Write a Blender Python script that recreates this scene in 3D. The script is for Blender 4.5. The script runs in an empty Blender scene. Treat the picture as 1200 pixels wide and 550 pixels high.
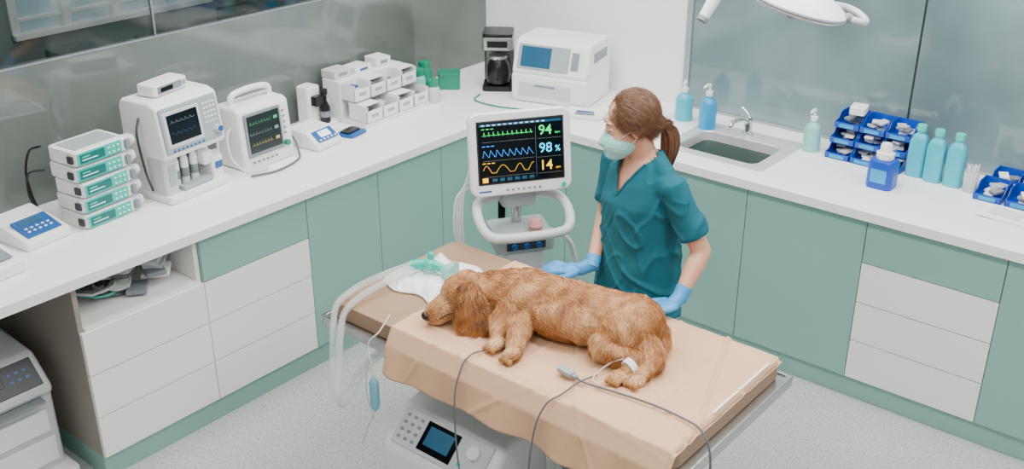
import bpy,bmesh,math,random
import numpy as np
from mathutils import Vector,Matrix,noise
from mathutils.bvhtree import BVHTree
random.seed(4);np.random.seed(4)
RAD=math.radians
V=Vector
COL=bpy.context.scene.collection
# ------------------------------------------------------------------ materials
def lin(h):
    h=h.lstrip('#');o=[]
    for i in (0,2,4):
        c=int(h[i:i+2],16)/255;o.append(c/12.92 if c<=.04045 else ((c+.055)/1.055)**2.4)
    return (*o,1)
def mat(name,col,rough=.5,metal=0,emit=0,trans=0,alpha=1,nz=0,ns=20,bump=0,bs=200,coat=0,stretch=None,sheen=0,ecol=None,col2=None,spec=.5):
    m=bpy.data.materials.new(name);m.use_nodes=True;nt=m.node_tree;N=nt.nodes;L=nt.links
    b=N['Principled BSDF'];c=lin(col)
    b.inputs['Base Color'].default_value=c;b.inputs['Roughness'].default_value=rough;b.inputs['Metallic'].default_value=metal
    b.inputs['Alpha'].default_value=alpha;b.inputs['Coat Weight'].default_value=coat;b.inputs['Specular IOR Level'].default_value=spec
    if emit:
        b.inputs['Emission Color'].default_value=lin(ecol or col);b.inputs['Emission Strength'].default_value=emit
    tc=N.new('ShaderNodeTexCoord');mp=N.new('ShaderNodeMapping');L.new(tc.outputs['Object'],mp.inputs[0])
    if stretch: mp.inputs['Scale'].default_value=stretch
    if nz:
        t=N.new('ShaderNodeTexNoise');t.inputs['Scale'].default_value=ns;t.inputs['Detail'].default_value=4;L.new(mp.outputs[0],t.inputs[0])
        r=N.new('ShaderNodeValToRGB');r.color_ramp.elements[0].position=.35;r.color_ramp.elements[1].position=.65
        d=lin(col2) if col2 else (c[0]*(1-nz),c[1]*(1-nz),c[2]*(1-nz),1)
        r.color_ramp.elements[0].color=d;r.color_ramp.elements[1].color=c
        L.new(t.outputs[0],r.inputs[0]);L.new(r.outputs[0],b.inputs['Base Color'])
    if bump:
        t=N.new('ShaderNodeTexNoise');t.inputs['Scale'].default_value=bs;t.inputs['Detail'].default_value=3;L.new(mp.outputs[0],t.inputs[0])
        u=N.new('ShaderNodeBump');u.inputs['Strength'].default_value=bump;u.inputs['Distance'].default_value=.01
        L.new(t.outputs[0],u.inputs['Height']);L.new(u.outputs[0],b.inputs['Normal'])
    return m
WHITE=mat('white_plastic','#ededea',.34,nz=.02,ns=8)
WHITE2=mat('offwhite_plastic','#c8cccc',.42,nz=.04,ns=8)
LGREY=mat('light_grey_plastic','#9da6aa',.45,nz=.04,ns=8)
GREYP=mat('grey_plastic','#80888c',.45,nz=.05,ns=9)
DGREY=mat('dark_grey_plastic','#2a2f32',.4,nz=.05,ns=9)
BLACK=mat('black_plastic','#0a0b0c',.3,nz=.1,ns=9)
SCREEN=mat('screen_glass','#070d11',.15,nz=.1,ns=3,spec=.35)
TOPM=mat('worktop_white','#f5f5f3',.25,nz=.01,ns=3)
GREEN=mat('sage_laminate','#86b5a9',.36,nz=.01,ns=2)
DGREEN=mat('sage_shadow_gap','#1e322d',.6,nz=.05,ns=5)
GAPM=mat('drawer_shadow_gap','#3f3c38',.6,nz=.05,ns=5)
WLAM=mat('white_laminate','#f5f3f0',.36,nz=.003,ns=3)
BEIGE=mat('beige_side_panel','#9b9288',.55,nz=.05,ns=3)
INNER=mat('niche_interior','#868480',.6,nz=.05,ns=4)
STEEL=mat('brushed_steel','#c4c6c6',.25,metal=.9,nz=.1,ns=6,stretch=(1,40,40))
SINKM=mat('sink_steel','#e6e6e5',.33,metal=.5,nz=.06,ns=6,stretch=(1,30,30))
STEELD=mat('dark_steel','#75787a',.35,metal=.9,nz=.1,ns=6)
CHROME=mat('chrome','#d6d8d9',.08,metal=1,nz=.02,ns=4)
MATTR=mat('taupe_mattress','#a18164',.5,nz=.06,ns=4,bump=.03,bs=80)
DRAPE=mat('tan_drape_paper','#dcb08a',.8,nz=.06,ns=5,bump=.16,bs=24)
TEAL=mat('scrub_teal','#03606f',.88,nz=.12,ns=9,bump=.08,bs=500)
TEALD=mat('scrub_teal_trim','#035967',.85,nz=.1,ns=30)
SKIN=mat('skin','#dba385',.5,nz=.06,ns=12)
BROW=mat('brow_brown','#5e3e2d',.6,nz=.1,ns=30)
LIP=mat('eye_dark','#2a1a14',.3,nz=.1,ns=9)
EYEW=mat('eye_white','#e0d8d2',.3,nz=.02,ns=9)
HAIR=mat('brown_hair','#4a2f1f',.38,nz=.35,ns=60,stretch=(1,1,.3))
HAIR2=mat('brown_hair_light','#835a3e',.34,nz=.3,ns=60)
MASKM=mat('mask_aqua','#9bdcd6',.75,nz=.06,ns=20,bump=.4,bs=60,stretch=(.2,.2,3))
GLOVE=mat('blue_nitrile','#3a97d8',.4,nz=.08,ns=30,bump=.15,bs=120)
TOWEL=mat('white_towel','#efefed',.85,nz=.04,ns=20,bump=.3,bs=60)
HOSE=mat('clear_hose','#f2f7f5',.2,alpha=.38,nz=.05,ns=20)
TEALP=mat('glowing_aqua_plastic','#00a999',.3,emit=.4,nz=.08,ns=12)  # glow put into the aqua; the hose connector and dial glow too
TEALL=mat('light_aqua_plastic','#45c9b4',.3,nz=.08,ns=12)
MASKC=mat('clear_aqua_mask','#9be0d2',.2,alpha=.7,nz=.05,ns=12)
BLUEB=mat('blue_bin','#0a46b0',.32,nz=.08,ns=9)
BLUEP=mat('blue_panel','#10569a',.35,nz=.08,ns=9)
LBLUE=mat('light_blue_liquid','#1a9ad0',.2,nz=.06,ns=9)
AQBOT=mat('aqua_bottle','#39b6ca',.28,nz=.06,ns=9)
PALEBOT=mat('pale_bottle','#84cbc1',.3,nz=.06,ns=9)
RED=mat('red_cap','#c9301f',.4,nz=.05,ns=9)
GREENP=mat('green_plastic','#0a8263',.4,nz=.08,ns=9)
PAPER=mat('paper','#eceeec',.8,nz=.03,ns=20)
CLEAR=mat('clear_plastic','#dfe6e6',.15,alpha=.45,nz=.02,ns=9)
CABLE=mat('grey_cable','#5c6164',.5,nz=.05,ns=9)
CABLEW=mat('white_cable','#d4d6d4',.5,nz=.05,ns=9)
G_E=mat('trace_green','#12d45c',.5,emit=1.8,nz=.02);B_E=mat('trace_blue','#1a86e8',.5,emit=1.8,nz=.02)
G_D=mat('trace_green_dim','#3f9a62',.5,emit=.5,nz=.02);Y_D=mat('trace_yellow_dim','#a89a4a',.5,emit=.5,nz=.02)
C_E=mat('trace_cyan','#18c0f0',.5,emit=1.8,nz=.02)
Y_E=mat('trace_yellow','#f0b808',.5,emit=1.8,nz=.02);W_E=mat('screen_white','#cfe6ef',.5,emit=1.0,nz=.02)
BS_E=mat('screen_blue','#1f4f6c',.3,emit=.4,nz=.1,ns=9);TS_E=mat('screen_teal','#04605c',.35,emit=.3,nz=.05)
PARTM=mat('partition_panel','#717974',.09,nz=.25,ns=1.0,coat=.7,col2='#575e59')
FROST=mat('frosted_glass_panel','#8aa0a3',.10,nz=.2,ns=1.0,coat=.7,col2='#63777a')
WALLM=mat('white_wall_paint','#f0f0ee',.6,nz=.02,ns=3)
CEILM=mat('ceiling_paint','#e8e8e6',.8,nz=.02,ns=3)
BACKM=mat('far_room_wall','#8a908c',.7,nz=.1,ns=3)
ALU=mat('aluminium_frame','#aab3b3',.3,metal=.6,nz=.05,ns=9)
PANE=mat('daylight_pane','#9aaeb6',.2,emit=.55,nz=.45,ns=3)
LEDM=mat('led_panel','#ffffff',.5,emit=5,nz=.02)
def glassmat():
    m=bpy.data.materials.new('clear_glass');m.use_nodes=True;nt=m.node_tree;nt.nodes.clear();N=nt.nodes;L=nt.links
    o=N.new('ShaderNodeOutputMaterial');mx=N.new('ShaderNodeMixShader');t=N.new('ShaderNodeBsdfTransparent');g=N.new('ShaderNodeBsdfGlossy')
    g.inputs['Roughness'].default_value=.04;t.inputs[0].default_value=(.76,.79,.78,1);fr=N.new('ShaderNodeFresnel');fr.inputs[0].default_value=1.5
    L.new(fr.outputs[0],mx.inputs[0]);L.new(t.outputs[0],mx.inputs[1]);L.new(g.outputs[0],mx.inputs[2]);L.new(mx.outputs[0],o.inputs[0]);return m
GLASS=glassmat()
def floormat():
    m=mat('speckled_vinyl_floor','#c4c7c4',.3,bump=.01,bs=90);nt=m.node_tree;N=nt.nodes;L=nt.links;b=N['Principled BSDF']
    tc=N.new('ShaderNodeTexCoord');v=N.new('ShaderNodeTexNoise');v.inputs['Scale'].default_value=110;v.inputs['Detail'].default_value=4
    r=N.new('ShaderNodeValToRGB');e=r.color_ramp.elements;e[0].position=.34;e[0].color=lin('#888c8a');e[1].position=.46;e[1].color=lin('#adb0ad')
    x=r.color_ramp.elements.new(.66);x.color=lin('#babcb9')
    L.new(tc.outputs['Object'],v.inputs[0]);L.new(v.outputs[0],r.inputs[0]);L.new(r.outputs[0],b.inputs['Base Color']);return m
FLOORM=floormat()
def furmat():
    m=mat('golden_fur','#b06a2c',.40,spec=.5);nt=m.node_tree;N=nt.nodes;L=nt.links;b=N['Principled BSDF']
    a=N.new('ShaderNodeAttribute');a.attribute_name='tone';r=N.new('ShaderNodeValToRGB')
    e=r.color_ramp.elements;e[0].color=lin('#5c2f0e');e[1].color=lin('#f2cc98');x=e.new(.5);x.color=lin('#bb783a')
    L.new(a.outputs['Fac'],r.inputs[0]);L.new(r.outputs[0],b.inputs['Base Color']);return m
FUR=furmat()
SKINFUR=mat('golden_undercoat','#945f2c',.8,nz=.2,ns=22)
PAWM=mat('paw_fur','#b5814a',.8,nz=.2,ns=40)
NOSE=mat('dog_nose','#231510',.3,nz=.1,ns=40)
# ------------------------------------------------------------------ geometry
def catmull(pts,k=8):
    pts=[V(p) for p in pts]
    if len(pts)<3: return pts
    P=[pts[0]*2-pts[1]]+pts+[pts[-1]*2-pts[-2]];o=[]
    for i in range(1,len(P)-2):
        a,b,c,d=P[i-1:i+3]
        for j in range(k):
            t=j/k;o.append(.5*((2*b)+(c-a)*t+(2*a-5*b+4*c-d)*t*t+(3*b-a-3*c+d)*t**3))
    o.append(pts[-1]);return o
def rrect(w,d,r,z=0,cx=0,cy=0,k=5):
    o=[]
    for i in range(k+1):
        a=RAD(90*i/k);o.append(V((cx+(w/2-r)+r*math.cos(a),cy+(d/2-r)+r*math.sin(a),z)))
    q=list(o)
    q+=[V((2*cx-p.x,p.y,p.z)) for p in reversed(o)]
    q+=[V((2*cx-p.x,2*cy-p.y,p.z)) for p in o]
    q+=[V((p.x,2*cy-p.y,p.z)) for p in reversed(o)]
    return q
class G:
    def __init__(s,T=None): s.bm=bmesh.new();s.ms=[];s.T=T or Matrix()
    def _add(s,b,m,smooth=True):
        if m not in s.ms: s.ms.append(m)
        i=s.ms.index(m);b.transform(s.T)
        bmesh.ops.recalc_face_normals(b,faces=b.faces[:])
        for f in b.faces: f.material_index=i;f.smooth=smooth
        me=bpy.data.meshes.new('t');b.to_mesh(me);b.free();s.bm.from_mesh(me);bpy.data.meshes.remove(me);return s
    def box(s,c,d,m,bev=0,R=None,seg=2):
        b=bmesh.new();bmesh.ops.create_cube(b,size=1);b.transform(Matrix.Diagonal((*d,1)))
        if bev: bmesh.ops.bevel(b,geom=b.edges[:],offset=bev,segments=seg,profile=.5,affect='EDGES')
        M=Matrix.Translation(c)
        if R is not None: M=M@R
        b.transform(M);return s._add(b,m,bev>.0025)
    def bb(s,a,c,m,bev=0):
        return s.box([(a[i]+c[i])/2 for i in range(3)],[abs(c[i]-a[i]) for i in range(3)],m,bev)
    def cyl(s,p,q,r,m,r1=None,n=24):
        p=V(p);q=V(q);d=q-p;b=bmesh.new()
        bmesh.ops.create_cone(b,cap_ends=True,segments=n,radius1=r,radius2=r if r1 is None else r1,depth=d.length)
        b.transform(Matrix.Translation((p+q)/2)@V((0,0,1)).rotation_difference(d).to_matrix().to_4x4());return s._add(b,m)
    def sph(s,c,r,m,R=None,n=20):
        if not hasattr(r,'__len__'): r=(r,r,r)
        b=bmesh.new();bmesh.ops.create_uvsphere(b,u_segments=n,v_segments=n//2+2,radius=1);b.transform(Matrix.Diagonal((*r,1)))
        M=Matrix.Translation(c)
        if R is not None: M=M@R
        b.transform(M);return s._add(b,m)
    def loft(s,loops,m,cap=(1,1)):
        b=bmesh.new();vs=[[b.verts.new(p) for p in l] for l in loops];n=len(vs[0])
        for a,c in zip(vs,vs[1:]):
            for i in range(n): b.faces.new((a[i],a[(i+1)%n],c[(i+1)%n],c[i]))
        if cap[0]: b.faces.new(vs[0][::-1])
        if cap[1]: b.faces.new(vs[-1])
        return s._add(b,m)
    def lathe(s,prof,m,c=(0,0,0),n=28,sx=1,sy=1):
        return s.loft([[V((c[0]+max(r,1e-4)*sx*math.cos(2*math.pi*i/n),c[1]+max(r,1e-4)*sy*math.sin(2*math.pi*i/n),c[2]+z)) for i in range(n)] for r,z in prof],m)
    def rbox(s,c,w,d,h,r,m,e=.006,top=None):
        w2,d2=top or (w,d)
        L=[rrect(w-2*e,d-2*e,max(r-e,.001),c[2],c[0],c[1]),rrect(w-.6*e,d-.6*e,max(r-.3*e,.001),c[2]+.3*e,c[0],c[1]),rrect(w,d,r,c[2]+e,c[0],c[1]),rrect(w2,d2,r,c[2]+h-e,c[0],c[1]),rrect(w2-.6*e,d2-.6*e,max(r-.3*e,.001),c[2]+h-.3*e,c[0],c[1]),rrect(w2-2*e,d2-2*e,max(r-e,.001),c[2]+h,c[0],c[1])]
        return s.loft(L,m)
    def tube(s,pts,r,m,n=8,k=8,cat=True):
        P=catmull(pts,k) if cat else [V(p) for p in pts]
        N=len(P);rs=r if hasattr(r,'__len__') else None
        t=(P[1]-P[0]).normalized();u=t.orthogonal().normalized();L=[]
        for i,p in enumerate(P):
            t2=(P[min(i+1,N-1)]-P[max(i-1,0)])
            if t2.length>1e-9: t2.normalize();u=(t.rotation_difference(t2)@u).normalized();t=t2
            w=t.cross(u);rr=r if rs is None else float(np.interp(i/(N-1),np.linspace(0,1,len(rs)),rs))
            L.append([p+(u*math.cos(2*math.pi*j/n)+w*math.sin(2*math.pi*j/n))*rr for j in range(n)])
        return s.loft(L,m)
    def prism(s,poly,x0,x1,m,bev=0):
        b=bmesh.new();A=[b.verts.new((x0,y,z)) for y,z in poly];B=[b.verts.new((x1,y,z)) for y,z in poly];n=len(A)
        b.faces.new(A);b.faces.new(B[::-1])
        for i in range(n): b.faces.new((A[i],B[i],B[(i+1)%n],A[(i+1)%n]))
        bmesh.ops.recalc_face_normals(b,faces=b.faces[:])
        if bev: bmesh.ops.bevel(b,geom=b.edges[:],offset=bev,segments=3,profile=.5,affect='EDGES')
        return s._add(b,m,bev>.0025)
    def strip(s,pts,w,m,z=0):
        b=bmesh.new();A=[]
        for i,p in enumerate(pts):
            q=V(pts[min(i+1,len(pts)-1)])-V(pts[max(i-1,0)]);q=V((-q.y,q.x)).normalized()*w/2
            A.append((b.verts.new((p[0]+q.x,p[1]+q.y,z)),b.verts.new((p[0]-q.x,p[1]-q.y,z))))
        for a,c in zip(A,A[1:]): b.faces.new((a[0],c[0],c[1],a[1]))
        return s._add(b,m,False)
    def obj(s,name,parent=None,label=None,cat=None,group=None,kind=None,loc=None,rz=0,sharp=38,wn=True):
        me=bpy.data.meshes.new(name);s.bm.to_mesh(me);s.bm.free()
        for m in s.ms: me.materials.append(m)
        me.set_sharp_from_angle(angle=RAD(sharp))
        o=reg(me,name,parent,label,cat,group,kind,loc,rz)
        if wn: md=o.modifiers.new('w','WEIGHTED_NORMAL');md.weight=100;md.keep_sharp=True
        return o
def reg(me,name,parent=None,label=None,cat=None,group=None,kind=None,loc=None,rz=0):
    o=bpy.data.objects.new(name,me);COL.objects.link(o)
    if parent: o.parent=parent
    if loc is not None: o.location=loc
    o.rotation_euler[2]=RAD(rz)
    if label:o['label']=label
    if cat:o['category']=cat
    if group:o['group']=group
    if kind:o['kind']=kind
    return o
def thing(name,loc,rz,label,cat,group=None): 
    o=reg(None,name,None,label,cat,group,None,loc,rz);o.empty_display_size=.05;return o
def dup(root,loc,rz=None,label=None):
    def cp(o,par):
        c=o.copy();COL.objects.link(c);c.parent=par
        for k in list(o.children): cp(k,c)
        return c
    r=cp(root,None);r.location=loc
    if rz is not None:r.rotation_euler[2]=RAD(rz)
    if label:r['label']=label
    return r
def PT(x,y,z,a=0): return Matrix.Translation((x,y,z))@Matrix.Rotation(RAD(90-a),4,'X')
def text(body,size,m,parent,T,name='reading',ax='LEFT'):
    cu=bpy.data.curves.new('t','FONT');cu.body=body;cu.size=size;cu.align_x=ax;cu.resolution_u=3;cu.offset=size*.008
    o=bpy.data.objects.new('t',cu);COL.objects.link(o);bpy.context.view_layer.update()
    me=bpy.data.meshes.new_from_object(o.evaluated_get(bpy.context.evaluated_depsgraph_get()));bpy.data.objects.remove(o)
    me.transform(T);me.materials.clear();me.materials.append(m);return reg(me,name,parent)
def struct(name,a,c,m,bev=0):
    g=G();g.bb(a,c,m,bev);return g.obj(name,kind='structure')
# ------------------------------------------------------------------ room
struct('floor',(-3.2,-5.4,-.05),(5.2,2.6,0),FLOORM)
struct('ceiling',(-3.2,-5.4,3.0),(5.2,2.6,3.05),CEILM)
struct('wall_left',(-.04,-5.2,0),(0,2.5,1.48),PARTM)
g=G();g.bb((-.03,-5.2,1.48),(-.02,2.5,3.0),GLASS);g.obj('window_1',kind='structure')
g=G()
for y in (-2.19,-.02): g.bb((-.030,y-.004,1.48),(-.014,y+.004,3.0),GREYP,.002)
g.bb((-.042,-5.2,1.478),(.002,0,1.483),GREYP,.002)
g.obj('trim_1',kind='structure')
struct('wall_right',(-.04,0,0),(1.365,.08,3.0),WALLM)
g=G();g.bb((1.40,.0,0),(2.545,.05,3.0),FROST);g.bb((2.555,.0,0),(5.2,.05,3.0),FROST);g.obj('wall_right_glass',kind='structure')
g=G();g.bb((1.365,-.012,0),(1.40,.06,3.0),ALU,.003);g.bb((2.546,.002,0),(2.554,.03,3.0),DGREY);g.bb((1.40,-.006,.9),(5.2,.01,.915),ALU,.002);g.obj('trim_2',kind='structure')
# neighbouring room
g=G()
for a,c in (((-3.0,-5.4,0),(-2.9,2.6,.84)),((-3.0,-5.4,2.2),(-2.9,2.6,3.0)),((-3.0,-5.4,.84),(-2.9,-1.45,2.2)),((-3.0,.05,.84),(-2.9,2.6,2.2))): g.bb(a,c,BACKM)
g.obj('wall_far',kind='structure')
struct('wall_far_side',(-3.0,2.5,0),(0,2.6,3.0),BACKM)
g=G();g.bb((-2.96,-1.45,.84),(-2.94,.05,2.2),PANE)
for y in (-1.45,-1.08,-.70,-.33,.05): g.bb((-2.95,y-.03,.84),(-2.88,y+.03,2.2),WHITE,.004)
g.bb((-2.95,-1.48,.84),(-2.84,.08,.875),WHITE,.004);g.bb((-2.95,-1.45,.95),(-2.9,.05,.97),WHITE,.003)
g.obj('window_2',kind='structure')
t=thing('lab_bench',(-2.35,-.4,0),90,'grey laboratory bench below the far windows','bench')
g=G();g.bb((-2.1,-.36,.02),(2.1,.45,.66),DGREY,.004);g.obj('body',t)
g=G();g.bb((-2.12,-.40,.66),(2.12,.48,.70),LGREY,.004);g.obj('bench_top',t)
def farbox(x,y,w,d,h,m,m2,z=.70):
    t=thing('lab_device',(x,y,z),90,'small laboratory device in the neighbouring room','lab device','neighbouring room devices')
    g=G();g.rbox((0,0,0),w,d,h,.02,m);g.obj('body',t)
    g=G(PT(0,-d/2-.001,h*.55,0));g.box((0,0,0),(w*.6,h*.4,.004),m2,.001);g.obj('screen',t)
farbox(-2.2,-2.15,.36,.25,.16,DGREY,SCREEN);farbox(-2.35,-1.35,.30,.22,.16,DGREY,SCREEN);farbox(-2.25,-1.12,.16,.2,.1,WHITE,DGREY);farbox(-2.3,-.70,.36,.25,.13,DGREY,BLACK);farbox(-2.1,-.40,.20,.2,.1,WHITE2,BLACK);farbox(-2.3,-.05,.3,.25,.2,DGREY,SCREEN);farbox(-2.35,.38,.34,.25,.26,BLACK,BS_E);farbox(-2.35,.9,.3,.25,.2,DGREY,SCREEN);farbox(-2.35,1.35,.3,.25,.22,WHITE2,BLACK)
for (x,y,m_) in ((-2.03,-1.48,WHITE),(-2.03,-.92,AQBOT),(-1.98,-.18,WHITE)):
    g=G();g.lathe([(.035,0),(.038,.01),(.038,.12),(.015,.16),(.015,.19)],m_,n=16);g.obj('bottle',label='white plastic bottle in the neighbouring room' if m_ is WHITE else 'aqua plastic bottle in the neighbouring room',cat='bottle',loc=(x,y,.70))
t=thing('tray',(-2.1,-1.75,.70),90,'shallow dark tray with small supplies','tray')
g=G();g.loft([rrect(.30,.26,.02,0),rrect(.32,.28,.025,.05),rrect(.31,.27,.022,.05),rrect(.29,.25,.02,.004)],BLACK,(1,1));g.obj('body',t)
g=G()
for k in range(9): g.box((random.uniform(-.11,.11),random.uniform(-.08,.08),.035),(.06,.05,.04),random.choice((WHITE,GREYP,RED,LGREY)),.004,Matrix.Rotation(random.uniform(-1,1),4,'Z'))
g.obj('supplies',t)
# ------------------------------------------------------------------ cabinets
ROWS=[(.664,.852),(.477,.659),(.290,.472),(.103,.285)]
def cabinet(loc,rz,w,kind,label,grp=None):
    t=thing('base_cabinet',loc,rz,label,'cabinet',grp);h=w/2
    g=G()
    if kind=='niche':
        g.bb((-h,-.69,.1),(-h+.02,-.02,.858),BEIGE);g.bb((h-.02,-.69,.1),(h,-.02,.858),WLAM)
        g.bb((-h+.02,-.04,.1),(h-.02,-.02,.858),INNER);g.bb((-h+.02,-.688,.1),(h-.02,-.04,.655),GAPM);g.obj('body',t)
        g=G();g.bb((-h+.021,-.705,.656),(h-.021,-.04,.672),WLAM);g.obj('shelf',t)
    else:
        g.bb((-h+.001,-.688,.1),(h-.001,-.02,.858),DGREEN if kind=='door' else GAPM);g.obj('body',t)
    if kind=='door':
        g=G();g.bb((-h+.0018,-.71,.102),(h-.0018,-.69,.852),GREEN,.0008);g.obj('door',t)
    else:
        for i,(a,b) in enumerate(ROWS):
            if i==0 and kind=='niche': continue
            g=G();g.bb((-h+.0018,-.71,a),(h-.0018,-.69,b),GREEN if i==0 else WLAM,.0008);g.obj('drawer',t,label='sage green drawer front' if i==0 else None)
cabinet((0,-2.85,0),90,.54,'niche','white drawer cabinet with an open shelf niche')
cabinet((0,-2.305,0),90,.55,'drawers','cabinet with green top and white lower drawers')
for i,(a,b) in enumerate(((-2.03,-1.60),(-1.60,-1.17),(-1.17,-.735))):
    cabinet((0,(a+b)/2,0),90,b-a,'door','sage green cabinet with flat handleless door','sage green door cabinets')
for a,b in ((.735,1.14),(1.14,1.64),(1.64,2.14),(2.14,2.69),(3.25,3.82),(3.82,4.39)):
    cabinet(((a+b)/2,0,0),0,b-a,'door','sage green cabinet with flat handleless door','sage green door cabinets')
cabinet((2.97,0,0),0,.56,'drawers','cabinet with green top and white lower drawers')
g=G();g.bb((0.02,-3.12,0),(.695,-.69,.1),GREEN,.002);g.obj('baseboard_left',kind='structure')
g=G();g.bb((.697,-.695,0),(4.39,-.02,.1),GREEN,.002);g.obj('baseboard_right',kind='structure')
# worktop with sink cutout
SX0,SX1,SY0,SY1=1.66,2.09,-.56,-.26
g=G()
Z0,Z1=.86,.9
def slab(a,b): g.bb((a[0],a[1],Z0),(b[0],b[1],Z1),TOPM)
slab((.003,-4.4),(.735,-.003));slab((.735,-.735),(SX0,-.003));slab((SX1,-.735),(4.4,-.003));slab((SX0,-.735),(SX1,SY0));slab((SX0,SY1),(SX1,-.003))
g.obj('worktop',label='continuous white L-shaped laboratory worktop',cat='worktop')
# sink
t=thing('sink',((SX0+SX1)/2,(SY0+SY1)/2,.9),0,'stainless steel sink set in the white worktop','sink')
w=SX1-SX0;d=SY1-SY0
g=G();g.loft([rrect(w+.11,d+.16,.03,.0005,0,.03),rrect(w+.11,d+.16,.03,.004,0,.03),rrect(w-.01,d-.01,.045,.004),rrect(w-.02,d-.02,.045,-.004),rrect(w-.03,d-.03,.045,-.12),rrect(w-.1,d-.1,.03,-.135)],SINKM,(0,1));g.obj('basin',t)
g=G();g.lathe([(.001,-.133),(.028,-.133),(.03,-.131),(.022,-.130),(.001,-.131)],STEELD,n=20);g.obj('drain',t)
t=thing('faucet',(1.86,-.20,.904),0,'chrome single lever faucet behind the sink','faucet')
g=G();g.lathe([(.026,0),(.026,.008),(.02,.012),(.02,.07),(.017,.085),(.001,.09)],CHROME,n=20);g.tube([(0,0,.06),(-.01,-.05,.085),(-.02,-.11,.09),(-.022,-.14,.08),(-.022,-.145,.06)],.011,CHROME,n=10);g.obj('spout',t)
g=G();g.tube([(0,0,.085),(-.01,.0,.105),(-.045,.0,.13)],[.012,.008,.006],CHROME,n=10);g.obj('lever',t)
# ------------------------------------------------------------------ counter devices, left
def buttons(g,x,y,nx,ny,dx,dy,s,m):
    for i in range(nx):
        for j in range(ny): g.box((x+i*dx,y-j*dy,.003),(s,s*.7,.004),m,.001)
t=thing('bench_scale',(.27,-3.03,.9),98,'white electronic scale with blue keypad and display','scale')
g=G();g.prism([(-.12,0),(-.12,.035),(-.03,.06),(.12,.085),(.12,0)],-.1,.1,WHITE,.009);g.obj('body',t)
g=G(PT(0,-.045,.061,72));g.box((0,0,0),(.15,.11,.006),BLUEP,.002);g.obj('keypad',t)
g=G(PT(0,-.035,.067,72));g.box((-.01,.018,0),(.09,.035,.004),BS_E,.001);buttons(g,-.05,-.02,5,2,.024,.02,.011,WHITE);g.obj('display',t)
g=G();g.prism([(-.1,0),(-.1,.05),(.1,.08),(.1,0)],-.09,.09,WHITE,.01);g.box((0,-.03,.068),(.12,.08,.004),GREYP,.001,Matrix.Rotation(RAD(8),4,'X'))
g.obj('lab_device',label='white low bench device beside the scale',cat='lab device',loc=(.45,-3.285,.9),rz=95)
base=thing('infusion_pump',(.29,-2.75,.9),97,'white infusion pump with teal display in a stack','infusion pump','stacked infusion pumps')
g=G();g.rbox((0,0,0),.245,.17,.061,.022,WHITE,.008);g.box((-.0,-.084,.031),(.235,.012,.05),WHITE,.005);g.box((.0,.0,.0615),(.2,.12,.003),LGREY,.001);g.obj('body',base)
g=G(PT(-.012,-.0905,.031,0));g.box((0,0,0),(.205,.050,.004),TEALP,.0018);g.obj('control_panel',base)
g=G(PT(-.012,-.0925,.031,0));g.box((-.035,.0,.0),(.115,.036,.003),TS_E,.001)
g.box((-.065,.007,.002),(.035,.005,.001),TEALL);g.box((-.048,-.005,.002),(.07,.003,.001),W_E);buttons(g,.040,.011,3,2,.022,.022,.010,WHITE);g.obj('display',base)
g=G();g.cyl((.115,-.05,.03),(.155,-.056,.03),.027,WHITE2);g.cyl((.155,-.056,.03),(.168,-.057,.03),.02,WHITE);g.box((.114,-.095,.032),(.022,.024,.04),GREYP,.006);g.obj('knob',base)
g=G();g.box((-.125,-.06,.03),(.012,.03,.03),DGREY,.003);g.obj('clamp',base)
for i in range(1,5):
    dup(base,(.29-.004*(i%2),-2.75+.004*((i*7)%3-1),.9+.0655*i),97+(i%3-1)*1.5)
t=thing('power_cable',(.09,-2.89,.9),0,'black power cables beside the stacked pumps','cable')
g=G();g.tube([(.06,.02,.30),(.0,.0,.27),(-.02,-.02,.18),(.02,-.03,.08),(.06,-.02,.012),(.08,.01,.006)],.005,BLACK);g.tube([(.06,.02,.2),(.0,-.02,.18),(-.01,-.03,.1),(.03,-.03,.01),(.0,-.03,.006)],.005,DGREY);g.obj('cable',t)
# machine
t=thing('anesthesia_machine',(.29,-2.36,.9),97,'white medical ventilator console with screen and columns','medical machine')
g=G();g.rbox((0,0,0),.33,.27,.035,.02,WHITE,.008);g.rbox((0,.05,.03),.32,.15,.17,.02,WHITE,.008)
g.rbox((-.125,-.05,.03),.07,.12,.17,.02,WHITE2,.006);g.rbox((.125,-.06,.03),.065,.1,.1,.015,WHITE,.006);g.obj('base',t)
for x in (-.06,-.01,.04): g=G();g.lathe([(.016,.035),(.018,.04),(.018,.15),(.012,.165),(.012,.19)],WHITE,(x,-.05,0),n=16);g.lathe([(.019,.07),(.019,.11)],GREYP,(x,-.05,0),n=16);g.obj('flow_column',t)
g=G();g.box((.085,-.07,.13),(.05,.05,.06),WHITE,.006);g.box((0,-.10,.045),(.16,.04,.02),LGREY,.005);g.box((0,-.028,.11),(.17,.01,.14),DGREY,.003);g.box((.125,-.112,.09),(.04,.006,.03),BLUEP,.002);g.box((-.125,-.112,.12),(.035,.004,.09),LGREY,.002);g.obj('column_bay',t)
g=G();g.prism([(-.12,.19),(-.135,.21),(-.105,.415),(-.06,.43),(.1,.43),(.12,.40),(.12,.19)],-.165,.165,WHITE,.014);g.obj('console',t)
TT=PT(-.03,-.126,.315,8)
g=G(TT);g.box((.025,.0,-.002),(.30,.19,.01),LGREY,.006);g.obj('bezel',t)
g=G(TT);g.box((-.02,.002,0.002),(.19,.15,.01),WHITE2,.004);g.box((-.02,.004,.006),(.16,.12,.006),SCREEN,.002);g.obj('screen',t)
g=G(TT);buttons(g,.10,.065,4,5,.018,.02,.011,WHITE);g.obj('keypad',t)
g=G(TT);buttons(g,-.09,-.086,8,1,.022,.02,.012,BLUEP);g.obj('button_row',t)
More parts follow.
